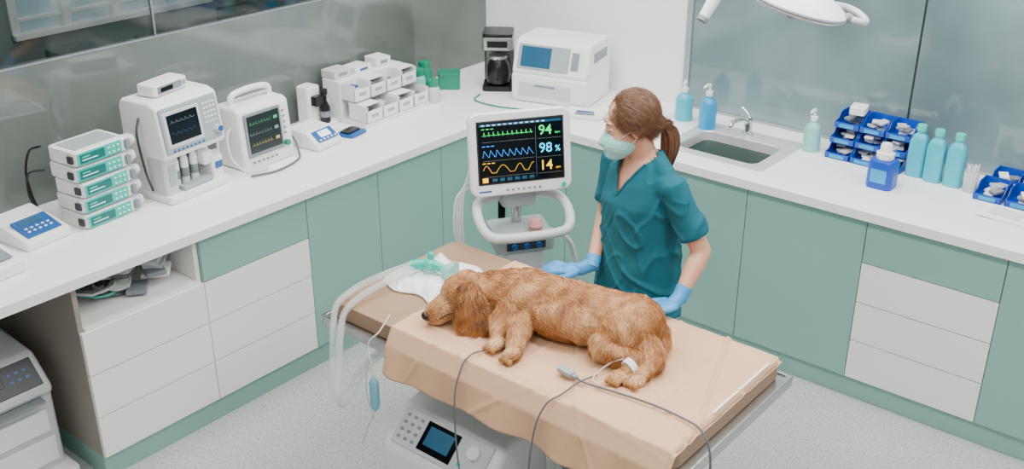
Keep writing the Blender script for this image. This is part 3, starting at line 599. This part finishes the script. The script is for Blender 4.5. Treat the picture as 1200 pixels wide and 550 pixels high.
# ------------------------------------------------------------------ surgical lamp
t=thing('surgical_lamp',(2.80,-1.89,1.972),39.5,'white round surgical lamp with jointed arms above table','surgical lamp')
LT=Matrix.Rotation(RAD(4),4,'X')@Matrix.Rotation(RAD(15),4,'Y')
g=G(LT);g.lathe([(.001,.060),(.05,.056),(.10,.040),(.135,.022),(.150,.012),(.149,.000),(.140,-.006),(.128,-.002),(.001,-.002)],WHITE,n=48);g.lathe([(.1500,.003),(.1535,.007),(.1500,.011)],GREYP,n=48);g.obj('lamp_head',t)
g=G(LT);g.lathe([(.126,-.0022),(.126,-.0035),(.001,-.0036)],LGREY,n=40);g.obj('lens_cover',t)
for k in range(10):
    a=2*math.pi*k/10;g=G(LT);g.lathe([(.019,-.0038),(.019,-.007),(.001,-.008)],LEDM,(.096*math.cos(a),.096*math.sin(a),0),n=16);g.obj('light_emitter',t)
g=G(LT);g.lathe([(.024,-.004),(.026,-.010),(.016,-.016),(.016,-.035),(.010,-.04)],GREYP,n=20);g.obj('centre_grip',t)
for s in (1,-1):
    g=G(LT);g.tube([(s*.13,-.06,.015),(s*.175,-.07,.015),(s*.20,-.035,.015),(s*.20,.035,.015),(s*.175,.07,.015),(s*.13,.06,.015)],.010,WHITE2 if s>0 else WHITE,n=10);g.sph((s*.14,-.06,.015),.015,GREYP,n=12);g.obj('side_handle',t)
g=G();g.tube([(0,0,.05),(-.02,.02,.2),(-.1,.05,.5),(-.1,.05,1.025)],.020,WHITE,n=12);g.cyl((-.0,.0,.05),(-.005,.005,.09),.032,GREYP);g.obj('suspension_arm',t)
g=G();g.cyl((-.265,-.03,-.035),(-.21,.0,.055),.015,WHITE,r1=.021);g.cyl((-.268,-.032,-.040),(-.262,-.028,-.030),.016,GREYP);g.sph((-.205,.003,.06),.024,GREYP,n=14);g.tube([(-.205,.003,.06),(-.165,.03,.10),(-.03,.02,.11)],.017,WHITE,n=10);g.obj('camera_grip',t)
# ------------------------------------------------------------------ blobs
def prim_bm(b,p):
    k=p[0]
    def addm(t): 
        me=bpy.data.meshes.new('t');t.to_mesh(me);t.free();b.from_mesh(me);bpy.data.meshes.remove(me)
    def sp(c,r,R=None):
        t=bmesh.new();bmesh.ops.create_uvsphere(t,u_segments=20,v_segments=14,radius=1);t.transform(Matrix.Diagonal((*r,1)))
        M=Matrix.Translation(c)
        if R is not None:M=M@R
        t.transform(M);addm(t)
    if k in 'ck':
        a,c,r0,r1=V(p[1]),V(p[2]),p[3],p[4];d=c-a
        t=bmesh.new();bmesh.ops.create_cone(t,cap_ends=True,segments=20,radius1=r0,radius2=r1,depth=d.length)
        t.transform(Matrix.Translation((a+c)/2)@V((0,0,1)).rotation_difference(d).to_matrix().to_4x4());addm(t)
        if k=='c': sp(a,(r0,)*3);sp(c,(r1,)*3)
    elif k=='e': sp(p[1],p[2],p[3] if len(p)>3 else None)
    elif k=='s':
        t=bmesh.new();n=32;vs=[[t.verts.new((cx+rx*math.cos(2*math.pi*i/n),cy+ry*math.sin(2*math.pi*i/n),z)) for i in range(n)] for cx,cy,z,rx,ry in p[1]]
        for a,c in zip(vs,vs[1:]):
            for i in range(n): t.faces.new((a[i],a[(i+1)%n],c[(i+1)%n],c[i]))
        t.faces.new(vs[0][::-1]);t.faces.new(vs[-1]);bmesh.ops.recalc_face_normals(t,faces=t.faces[:]);addm(t)
def blob(prims,voxel,sm=6,fac=.5):
    b=bmesh.new()
    for p in prims: prim_bm(b,p)
    me=bpy.data.meshes.new('b');b.to_mesh(me);b.free();o=bpy.data.objects.new('b',me);COL.objects.link(o)
    r=o.modifiers.new('r','REMESH');r.mode='VOXEL';r.voxel_size=voxel;r.use_smooth_shade=True
    s=o.modifiers.new('s','SMOOTH');s.iterations=sm;s.factor=fac
    bpy.context.view_layer.update()
    m2=bpy.data.meshes.new_from_object(o.evaluated_get(bpy.context.evaluated_depsgraph_get()));bpy.data.objects.remove(o)
    for p in m2.polygons:p.use_smooth=True
    m2.materials.clear();return m2
def strands(me,n,dirf,lenf,m,w=.0016,lift=.22,grav=.15,jit=.25,curl=0,tonef=None,wavy=0,clump=0,con=.18):
    """flat tapered hairs combed along dirf(points)->directions"""
    me.calc_loop_triangles();nt=len(me.loop_triangles);tri=np.empty(nt*3,np.int32);me.loop_triangles.foreach_get('vertices',tri);tri=tri.reshape(-1,3)
    co=np.empty(len(me.vertices)*3,np.float32);me.vertices.foreach_get('co',co);co=co.reshape(-1,3)
    A,B,C=co[tri[:,0]],co[tri[:,1]],co[tri[:,2]];N=np.cross(B-A,C-A);ar=np.linalg.norm(N,axis=1);N/=ar[:,None]+1e-12
    idx=np.random.choice(nt,n,p=ar/ar.sum());u=np.random.rand(n);v=np.random.rand(n);f=u+v>1;u[f]=1-u[f];v[f]=1-v[f]
    P=A[idx]+(B[idx]-A[idx])*u[:,None]+(C[idx]-A[idx])*v[:,None];Nn=N[idx]
    D,Ls=dirf(P),lenf(P);tone=tonef(P) if tonef else np.full(n,.5)
    if wavy:
        ph=np.array([noise.noise(V(p*15.)) for p in P]);S0=np.cross(D,Nn);D=D+S0*(ph*wavy)[:,None]
        tone=tone+.30*np.array([noise.noise(V(p*30.)) for p in P])
    D=D-Nn*(D*Nn).sum(1)[:,None];D/=np.linalg.norm(D,axis=1)[:,None]+1e-9
    lf=np.full((n,1),lift)
    if clump: lf=(lift*(1+clump*np.array([noise.noise(V(p*34.)) for p in P])))[:,None]
    if clump: lf=lf*(1+np.clip((Ls-.020)/.010,0,1))[:,None]
    D=D+Nn*lf+np.random.randn(n,3)*jit;D[:,2]-=grav;D/=np.linalg.norm(D,axis=1)[:,None]
    L=Ls*np.random.uniform(.6,1.25,n);k=L>.001;P,Nn,D,L,tone=P[k],Nn[k],D[k],L[k],tone[k];n=len(L)
    S=np.cross(D,Nn);S/=np.linalg.norm(S,axis=1)[:,None]+1e-9;S+=np.random.randn(n,3)*.35;S*=w
    down=np.array([0,0,-1.])*.2*L[:,None]
    wob=S/w*(np.random.randn(n,1)*curl)*L[:,None]
    p1=P+D*L[:,None]*.5+Nn*(L*.08)[:,None]+wob;p2=P+D*L[:,None]+down-wob
    P=P-Nn*.001
    Vv=np.stack([P-S,P+S,p1-S*.8,p1+S*.8,p2],1).reshape(-1,3)
    q=np.arange(n)*5
    me2=bpy.data.meshes.new('strands')
    fl=[]
    for a in q.tolist(): fl.append((a,a+1,a+3,a+2));fl.append((a+2,a+3,a+4))
    me2.from_pydata(Vv.tolist(),[],fl);me2.materials.append(m)
    at=me2.attributes.new('tone','FLOAT','POINT')
    tn=np.clip(tone+np.random.randn(n)*.12+.26*np.array([noise.noise(V(p*8.)) for p in P]),0,1)
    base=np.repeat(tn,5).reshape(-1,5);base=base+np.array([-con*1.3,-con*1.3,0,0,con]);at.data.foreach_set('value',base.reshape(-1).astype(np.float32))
    for p in me2.polygons:p.use_smooth=True
    return me2
# ------------------------------------------------------------------ dog
RZ=Matrix.Rotation(RAD(14.7),4,'Z')
def basis(x,y):
    x=V(x).normalized();z=x.cross(V(y)).normalized();y=z.cross(x)
    return Matrix(((x.x,y.x,z.x,0),(x.y,y.y,z.y,0),(x.z,y.z,z.z,0),(0,0,0,1)))
sk=V((1.945,-2.385,.948));ns=V((1.905,-2.470,.901));hf=(ns-sk).normalized()
HR=basis(hf,(.86,-.30,.0))
side=V((.86,-.30,.25)).normalized()
EB=basis((.27,-.18,-.94),(.77,.60,.1))
# (prim, flow direction, hair length, tone)
dog=[
(('e',(2.14,-2.265,.955),(.112,.108,.094),RZ),(1,.2,-.30),.021,.48),
(('c',(2.14,-2.265,.955),(2.50,-2.175,.950),.092,.086),(1,.2,-.35),.020,.52),
(('e',(2.30,-2.245,.94),(.19,.108,.076),RZ),(1,.0,-.60),.025,.58),
(('e',(2.50,-2.175,.952),(.10,.098,.086),RZ),(.8,.0,-.7),.022,.48),
(('c',(1.985,-2.345,.952),(2.09,-2.285,.960),.068,.084),(.9,.3,-.35),.022,.48),
(('e',sk,(.076,.070,.074),HR),(-.1,.9,.35),.009,.60),
(('c',sk+hf*.040-V((0,0,.004)),ns,.050,.042),(.1,.9,.4),.006,.74),
(('e',ns+V((0,.004,.0)),(.036,.042,.036),HR),(.1,.9,.3),.006,.82),
(('c',sk+hf*.035+V((0,0,.022)),sk-hf*.02+V((0,0,.030)),.038,.048),(0,.9,.3),.010,.60),
(('e',(2.035,-2.435,.930),(.080,.055,.014),EB),(.20,-.12,-.95),.034,.25),
(('e',(2.055,-2.435,.898),(.035,.048,.015),EB),(.20,-.10,-.95),.036,.24),
(('e',(2.018,-2.442,.900),(.034,.030,.013),EB),(.15,-.15,-.95),.036,.30),
(('e',(2.005,-2.415,.974),(.048,.044,.020),EB),(.25,-.2,-.9),.026,.32),
(('e',(1.885,-2.345,.925),(.05,.03,.016),EB),(-.2,.1,-.8),.024,.35),
(('e',(2.125,-2.33,.94),(.066,.060,.064)),(.3,-.6,-.5),.030,.54),
(('c',(2.120,-2.345,.945),(2.125,-2.395,.925),.040,.030),(0,-.8,-.5),.030,.52),
(('c',(2.125,-2.395,.925),(2.155,-2.445,.890),.028,.021),(.1,-.7,-.6),.025,.62),
(('e',(2.170,-2.472,.882),(.027,.036,.021)),(.1,-.9,-.3),.011,.74),
(('c',(2.17,-2.335,.93),(2.205,-2.40,.91),.044,.032),(.2,-.7,-.5),.032,.52),
(('c',(2.205,-2.40,.91),(2.24,-2.465,.89),.030,.022),(.1,-.7,-.6),.027,.62),
(('e',(2.255,-2.492,.883),(.028,.037,.021)),(.1,-.9,-.3),.011,.74),
(('e',(2.500,-2.230,.946),(.088,.082,.076)),(.2,-.6,-.6),.026,.54),
(('c',(2.49,-2.25,.945),(2.475,-2.305,.925),.066,.043),(.0,-.8,-.5),.027,.54),
(('c',(2.475,-2.315,.918),(2.60,-2.29,.902),.038,.027),(.7,-.2,-.7),.028,.46),
(('c',(2.60,-2.29,.902),(2.592,-2.345,.887),.025,.020),(-.1,-.9,-.3),.018,.64),
(('e',(2.585,-2.38,.880),(.025,.037,.019)),(-.1,-.9,-.3),.010,.74),
(('c',(2.54,-2.20,.925),(2.635,-2.265,.898),.058,.031),(.3,-.5,-.8),.034,.42),
(('c',(2.635,-2.265,.898),(2.640,-2.325,.885),.027,.021),(0,-.9,-.3),.020,.62),
(('e',(2.638,-2.358,.880),(.025,.037,.019)),(0,-.9,-.3),.010,.74),
(('c',(2.575,-2.140,.925),(2.60,-2.155,.90),.034,.022),(.3,-.3,-.9),.032,.50),
]
DT=thing('dog',(2.25,-2.25,.862),0,'golden cocker spaniel lying asleep on tan drape','dog')
OFF=Matrix.Translation((-2.25,2.25,-.862))
bm_=blob([d[0] for d in dog],.005,5)
for v in bm_.vertices:
    if v.co.z<.864: v.co.z=.864
pc=[];
for d in dog:
    p=d[0]
    if p[0]=='c': pc.append(('c',np.array(p[1]),np.array(p[2]),(p[3]+p[4])/2))
    else:
        R=np.array(p[3].to_3x3()) if len(p)>3 else np.eye(3);pc.append(('e',np.array(p[1]),R,np.array(p[2])))
flow=np.array([V(d[1]).normalized() for d in dog]);lens=np.array([d[2] for d in dog]);tones=np.array([d[3] for d in dog])
def near(P):
    ds=[]
    for c in pc:
        if c[0]=='c':
            a,b,r=c[1:];ab=b-a;t=np.clip(((P-a)@ab)/(ab@ab),0,1);ds.append(np.linalg.norm(P-(a+t[:,None]*ab),axis=1)/r)
        else: q=(P-c[1])@c[2];ds.append(np.linalg.norm(q/c[3],axis=1))
    D=np.array(ds).T;W=np.exp(-np.abs(D-.95)*11);return W/W.sum(1)[:,None]
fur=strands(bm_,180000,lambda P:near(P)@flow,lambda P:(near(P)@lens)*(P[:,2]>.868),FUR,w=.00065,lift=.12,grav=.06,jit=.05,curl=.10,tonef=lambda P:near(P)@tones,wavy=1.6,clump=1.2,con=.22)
b=bmesh.new();b.from_mesh(bm_);dbv=BVHTree.FromBMesh(b)
def skinpt(p,out=.004):
    q,nr,_,_=dbv.find_nearest(V(p));return q+nr*out
e0=sk+hf*.042+side*.08+V((0,0,.012))
eye=[skinpt(e0+hf*.015+V((0,0,.003)),.006),skinpt(e0-V((0,0,.004)),.0075),skinpt(e0-hf*.016+V((0,0,.004)),.006)]
m0=ns+side*.07-V((0,0,.012))
mou=[skinpt(m0+hf*.020,.003),skinpt(m0-hf*.012,.004),skinpt(m0-hf*.045-V((0,0,.002)),.004)]
nn=skinpt(ns+hf*.09+V((0,0,.035)),-.001)
b.free()
bm_.transform(OFF);fur.transform(OFF);bm_.materials.append(SKINFUR)
reg(bm_,'body',DT);o=reg(fur,'fur',DT);o['kind']='stuff'
g=G(OFF);g.sph(nn,(.014,.019,.015),NOSE,HR);g.obj('nose',DT)
g=G(OFF);g.tube(eye,.0034,LIP,n=6);g.obj('closed_eye',DT)
g=G(OFF);g.tube(mou,.0022,LIP,n=6);g.obj('mouth',DT)
for (x,y) in ((2.170,-2.503),(2.255,-2.524),(2.585,-2.411),(2.638,-2.389)):
    g=G(OFF)
    for k in range(4): g.sph((x-.018+.012*k,y-.002*abs(k-1.5),.876),(.0072,.012,.0105),PAWM,n=10)
    g.obj('paw',DT)
t=thing('bandage',(2.60,-2.32,.88),0,'white bandage wrap with catheter on hind leg','bandage')
O3=Matrix.Translation((-2.60,2.32,-.88))
g=G(O3);g.tube([(2.597,-2.322,.896),(2.592,-2.342,.890)],[.030,.028],TOWEL,n=18,cat=False);g.obj('wrap',t)
g=G(O3);g.tube([(2.57,-2.335,.915),(2.53,-2.35,.89),(2.52,-2.42,.872),(2.55,-2.44,.870),(2.56,-2.40,.872)],.0022,CABLEW,n=6);g.obj('catheter_line',t)
# sensor and cables
t=thing('sensor_cable',(2.45,-2.46,.866),0,'grey sensor connector with long cable across drape','sensor cable')
O2=Matrix.Translation((-2.45,2.46,-.866))
g=G(O2);g.box((2.44,-2.455,.877),(.060,.030,.018),LGREY,.006,Matrix.Rotation(RAD(-10),4,'Z'));g.box((2.478,-2.462,.876),(.02,.016,.011),GREYP,.003,Matrix.Rotation(RAD(-10),4,'Z'));g.obj('connector',t)
g=G(O2);g.tube([(2.48,-2.463,.875),(2.52,-2.46,.869),(2.58,-2.45,.869),(2.72,-2.43,.869),(2.84,-2.43,.868),(2.92,-2.45,.866),(2.965,-2.47,.80),(2.98,-2.50,.62),(2.98,-2.5,.4)],.0035,CABLE,n=7);g.obj('cable',t)
g=G(O2);g.tube([(2.52,-2.40,.869),(2.50,-2.47,.869),(2.50,-2.55,.869),(2.48,-2.61,.85),(2.47,-2.655,.76),(2.47,-2.68,.55),(2.5,-2.68,.3)],.003,CABLE,n=7);g.obj('cable',t)
g=G(O2);g.tube([(2.20,-2.45,.871),(2.15,-2.52,.869),(2.14,-2.57,.869),(2.14,-2.61,.84),(2.15,-2.655,.74),(2.2,-2.69,.5),(2.28,-2.69,.3)],.003,CABLE,n=7);g.obj('cable',t)
# ------------------------------------------------------------------ nurse
NO=V((2.225,-1.73,0));TW=-17
NT=thing('person',NO,TW,'person in teal scrubs and mask tending the dog','person')
RI=Matrix.Rotation(RAD(-TW),3,'Z')
HC=RI@V((-.030,-.045,1.453))
HRM=Matrix.Rotation(RAD(-44-TW),4,'Z')@Matrix.Rotation(RAD(15),4,'X')
HM=Matrix.Translation(HC)@HRM@Matrix.Scale(.96,4)
H3=HRM
def hp(x,y,z): return HM@V((x,y,z))
def he(c,r,R=None): return ('e',hp(*c),r,H3 if R is None else H3@R)
def hc(a,b,r0,r1): return ('c',hp(*a),hp(*b),r0,r1)
headp=[he((0,.012,.03),(.069,.084,.080)),he((0,-.03,-.02),(.056,.057,.080)),he((0,-.045,-.073),(.036,.037,.034)),hc((0,-.083,.014),(0,-.107,-.022),.0065,.009),
 he((.069,.0,-.01),(.008,.016,.027)),he((-.069,.0,-.01),(.008,.016,.027)),he((.029,-.058,-.03),(.023,.024,.027)),he((-.029,-.058,-.03),(.023,.024,.027)),hc((-.027,-.075,.024),(.027,-.075,.024),.010,.010)]
shR=V((-.154,.0,1.262));elR=RI@V((-.170,.03,1.045));wrR=RI@V((-.112,-.13,.914))
shL=V((.160,.0,1.257));elL=RI@V((.262,-.005,1.035));wrL=RI@V((.262,-.13,.912))
def hand(wr,pc_,d,up,thumb,grow=0):
    d=V(d).normalized();up=V(up);up=(up-d*up.dot(d)).normalized();s=d.cross(up).normalized()*thumb
    B=basis(d,s);L=[('c',wr,pc_-d*.03,.024+grow,.024+grow),('e',pc_,(.046+grow,.038+grow,.015+grow),B)]
    for k,(o,l) in enumerate(((.027,.064),(.009,.072),(-.009,.067),(-.026,.052))):
        a=pc_+d*.036+s*o;b=a+d*l*.52+s*o*.25+up*.004;c=b+d*l*.5-up*.010+s*o*.1;L+= [('c',a,b,.0095+grow,.009+grow),('c',b,c,.009+grow,.0075+grow)]
    a=pc_-d*.018+s*.028;b=a+d*.03+s*.024-up*.003;c=b+d*.028+s*.006-up*.004;L+=[('c',a,b,.012+grow,.010+grow),('c',b,c,.010+grow,.0085+grow)]
    return L
pR=RI@V((-.172,-.172,.893));pL=RI@V((.245,-.195,.893))
hR=lambda gr:hand(wrR,pR,RI@V((-.88,-.45,-.08)),(0,-.1,1),-1,gr)
hL=lambda gr:hand(wrL,pL,RI@V((-.40,-.85,-.08)),(0,-.1,1),1,gr)
bodyp=headp+[('c',(0,.012,1.28),hp(0,.02,-.06),.050,.044),
 ('s',[(0,.01,.78,.15,.10),(0,.01,.88,.155,.11),(0,.005,1.0,.122,.092),(0,0,1.08,.120,.09),(0,-.005,1.18,.135,.1),(0,.0,1.25,.128,.085),(0,.005,1.31,.085,.06),(0,.01,1.34,.05,.05)]),
 ('c',(-.13,0,1.266),(.13,0,1.266),.038,.038),('c',(-.03,.015,1.335),(-.12,.005,1.283),.028,.028),('c',(.03,.015,1.335),(.12,.005,1.283),.028,.028),('e',(.058,-.055,1.165),(.050,.038,.05)),('e',(-.058,-.055,1.165),(.050,.038,.05)),
 ('c',shR,elR,.041,.034),('c',elR,wrR,.035,.022),('c',shL,elL,.041,.034),('c',elL,elL.lerp(wrL,.35),.034,.035),('c',elL.lerp(wrL,.35),wrL,.035,.022)]+hR(0)+hL(0)
for s in (-1,1):
    bodyp+=[('c',(s*.08,.01,.84),(s*.085,.0,.47),.082,.055),('c',(s*.085,0,.47),(s*.09,.02,.09),.052,.035),('c',(s*.09,.03,.05),(s*.1,-.12,.035),.034,.028)]
m=blob(bodyp,.005,4,.5);m.materials.append(SKIN);reg(m,'body',NT)
# scrub top
el_r=shR.lerp(elR,.72);el_l=shL.lerp(elL,.74)
topp=[('s',[(0,.01,.74,.182,.146),(0,.01,.86,.174,.138),(0,.005,.98,.158,.128),(0,0,1.07,.151,.124),(0,-.006,1.17,.152,.124),(0,0,1.25,.145,.102),(0,.005,1.31,.106,.076),(0,.01,1.345,.068,.058)]),
 ('c',(-.13,0,1.254),(.13,0,1.254),.052,.052),('c',(-.035,.012,1.338),(-.12,.005,1.286),.036,.036),('c',(.035,.012,1.338),(.12,.005,1.286),.036,.036),('e',(.052,-.060,1.155),(.064,.058,.08)),('e',(-.052,-.060,1.155),(.064,.058,.08)),('e',(0,-.062,1.15),(.08,.055,.08)),
 ('k',shR+V((.01,0,.02)),el_r,.052,.053),('k',shL+V((-.01,0,.02)),el_l,.052,.055),('e',shR,(.049,.050,.047)),('e',shL,(.049,.050,.047))]
m=blob(topp,.005,12,.5)
b=bmesh.new();b.from_mesh(m);b.normal_update();kill=[]
for v in b.verts:
    c=v.co.copy()
    n1=noise.noise(V((c.x*4.5,c.y*4.5,c.z*3)));n3=noise.noise(V((c.x*8+c.z*6,c.y*8-c.z*4,c.z*3+3)));n4=noise.noise(V((c.x*15-c.z*13,c.y*15,c.z*8+7)))
    n5=noise.noise(V((c.x*12-c.z*5,c.y*12+c.z*5,c.z*3+11)))
    fold=(max(0,1-abs(n3)*6))**2+.7*(max(0,1-abs(n5)*6))**2
    lo=1.0 if c.z<1.17 else .55
    v.co=c+v.normal*(.006*n1+lo*(.009*fold+.0035*n4)-.003)
bmesh.ops.smooth_vert(b,verts=b.verts[:],factor=.5,use_axis_x=True,use_axis_y=True,use_axis_z=True)
for v in b.verts:
    c=v.co
    if c.z>1.362 or (c.y<.0 and c.z>1.205 and abs(c.x)<(c.z-1.205)*.50) or (c.z>1.300 and (c.x**2+(c.y-.01)**2)**.5<.060): kill.append(v)
bmesh.ops.delete(b,geom=kill,context='VERTS');b.to_mesh(m);b.free()
m.materials.append(TEAL);o=reg(m,'scrub_top',NT);md=o.modifiers.new('s','SOLIDIFY');md.thickness=.004;md.offset=0
bb_=bmesh.new();bb_.from_mesh(m);bv=BVHTree.FromBMesh(bb_)
def onto(p,out=.001):
    q,nrm,_,_=bv.find_nearest(V(p));return q+nrm*out
pts=[]
for k in range(-10,11):
    z=1.202+abs(k)/10*.13;x=math.copysign((z-1.202)*.52,k) if k else 0;pts.append(onto((x,-.11+abs(k)/10*.06,z)))
g=G();g.tube(pts,.0055,TEALD,n=8,k=3);g.obj('neckline_trim',NT)
for (a,b_,r) in ((shR,el_r,.053),(shL,el_l,.055)):
    d=(b_-a).normalized();u=d.orthogonal().normalized();w=d.cross(u);ring=[b_+(u*math.cos(t_*.5236)+w*math.sin(t_*.5236))*(r-.004) for t_ in range(13)]
    g=G();g.tube(ring,.0035,TEALD,n=6,k=3);g.obj('sleeve_hem',NT)
bb_.free()
pp=[('s',[(0,.01,.72,.156,.12),(0,.01,.88,.162,.12)])]
for s in (-1,1): pp+=[('k',(s*.085,.01,.86),(s*.088,.0,.45),.094,.076),('k',(s*.088,0,.46),(s*.09,.01,.09),.076,.070)]
m=blob(pp,.009,6);m.materials.append(TEAL);reg(m,'scrub_trousers',NT)
for s in (-1,1):
    m=blob([('c',(s*.09,.035,.045),(s*.1,-.13,.032),.045,.034),('e',(s*.095,-.05,.015),(.05,.13,.016))],.006,4)
    for v in m.vertices: v.co.z=max(v.co.z,0.001)
    m.materials.append(WHITE);reg(m,'shoe',NT)
for f in (hR,hL):
    m=blob(f(.0016),.0028,2,.4);m.materials.append(GLOVE);reg(m,'glove',NT)
for w_,e_ in ((wrR,elR),(wrL,elL)):
    d=(e_-w_).normalized();g=G();g.tube([w_-d*.015,w_+d*.012,w_+d*.032],[.0265,.0275,.029],GLOVE,n=18);g.obj('glove_cuff',NT)
# face
for s in (-1,1):
    g=G();g.sph(hp(s*.026,-.0760,.002),(.0108,.0108,.0100),EYEW,n=16);g.sph(hp(s*.0268,-.0832,-.0015),(.0050,.0044,.0052),LIP,n=12);g.obj('eye',NT)
    g=G();g.sph(hp(s*.026,-.0762,.0085),(.0118,.0113,.0065),SKIN,HRM,n=16);g.obj('eyelid',NT)
    g=G();g.tube([hp(s*.013,-.0855,.004),hp(s*.026,-.0882,.0045),hp(s*.040,-.077,.002)],.0014,LIP,n=6);g.obj('eyelash',NT)
    g=G();g.tube([hp(s*.012,-.0865,.026),hp(s*.028,-.0868,.0325),hp(s*.046,-.072,.028)],[.0020,.0025,.0010],BROW,n=6);g.obj('eyebrow',NT)
m=blob([he((0,-.054,-.058),(.058,.063,.054)),hc((0,-.096,-.008),(0,-.116,-.04),.010,.015),he((0,-.070,-.084),(.044,.047,.035))],.0035,8);m.materials.append(MASKM);reg(m,'face_mask',NT)
for s in (-1,1):
    g=G()
    g.tube([hp(s*.050,-.070,-.030),hp(s*.062,-.045,-.018),hp(s*.074,-.01,-.002),hp(s*.078,.008,-.004)],.0013,WHITE2,n=6);g.tube([hp(s*.048,-.06,-.085),hp(s*.062,-.03,-.060),hp(s*.073,.004,-.030)],.0013,WHITE2,n=6)
    g.obj('mask_loop',NT)
m=blob([he((0,.021,.036),(.076,.085,.080)),he((0,.050,.002),(.062,.056,.066)),hc((0,.078,-.015),(0,.100,-.035),.038,.026),hc((.060,-.025,.03),(.068,.005,-.002),.016,.014),hc((-.060,-.025,.03),(-.068,.005,-.002),.016,.014)],.0045,8)
m.materials.append(HAIR);hr=reg(m,'hair',NT)
root=np.array(hp(0,.115,-.035))
hs=strands(m,26000,lambda P:root-P,lambda P:np.full(len(P),.045),HAIR2,w=.0004,lift=.012,grav=0,jit=.03)
o=reg(hs,'hair_strands',NT);o['kind']='stuff'
g=G();pr=hp(0,.105,-.038)
for k in range(700):
    a=random.uniform(0,6.28);r=random.uniform(0,1)**.5;ox,oy=math.cos(a)*r,math.sin(a)*r
    l=random.uniform(.13,.20)
    p0=pr+V((ox*.015,oy*.015,.0));p1=pr+RI@V((.018,.026,-.024))+V((ox*.028,oy*.028,oy*.006));p2=pr+RI@V((.022,.034,-.085))+V((ox*.034,oy*.032,0));p3=pr+RI@V((.014,.022,-l))+V((ox*.016,oy*.016,0))
    g.tube([p0,p1,p2,p3],[.0018,.0022,.002,.0005],random.choice((HAIR,HAIR2)),n=4,k=5)
g.obj('ponytail',NT,wn=False)
g=G();g.sph(hp(0,.108,-.034),(.019,.019,.019),WHITE2,n=14);g.obj('hair_tie',NT)
# ------------------------------------------------------------------ lights
def area(loc,sx,sy,p,col=(1,1,1),rot=(0,0,0)):
    l=bpy.data.lights.new('area','AREA');l.shape='RECTANGLE';l.size=sx;l.size_y=sy;l.energy=p;l.color=col
    o=bpy.data.objects.new('added_light_source',l);COL.objects.link(o);o.location=loc;o.rotation_euler=rot;return o
for x in (1.0,2.6,4.2):  # added grid of unseen panels and area lamps to light the room
    for y,pw in ((-.9,27),(-2.3,29),(-3.9,15)):
        g=G();g.rbox((0,0,0),1.0,.5,.035,.01,WHITE,.003);g.bb((-.47,-.22,-.004),(.47,.22,.0),LEDM);g.obj('added_light_panel',label='flat rectangular white light panel added below the ceiling',cat='ceiling light',group='added ceiling light panels',loc=(x,y,2.962))
        area((x,y,2.95),.94,.44,pw,(1,.99,.97))
area((-1.6,-1.0,2.9),1.5,3,34)  # added lamp without a fixture, brightens the neighbouring room
w=bpy.data.worlds.new('world');bpy.context.scene.world=w;w.use_nodes=True;w.node_tree.nodes['Background'].inputs[0].default_value=(.94,.97,1,1);w.node_tree.nodes['Background'].inputs[1].default_value=.30
# ------------------------------------------------------------------ camera
cam=bpy.data.objects.new('camera',bpy.data.cameras.new('camera'));COL.objects.link(cam)
cam.location=(4.09,-4.72,2.65);cam.rotation_euler=(RAD(65),0,RAD(39.5));cam.data.lens=37.2;cam.data.sensor_width=36
bpy.context.scene.camera=cam
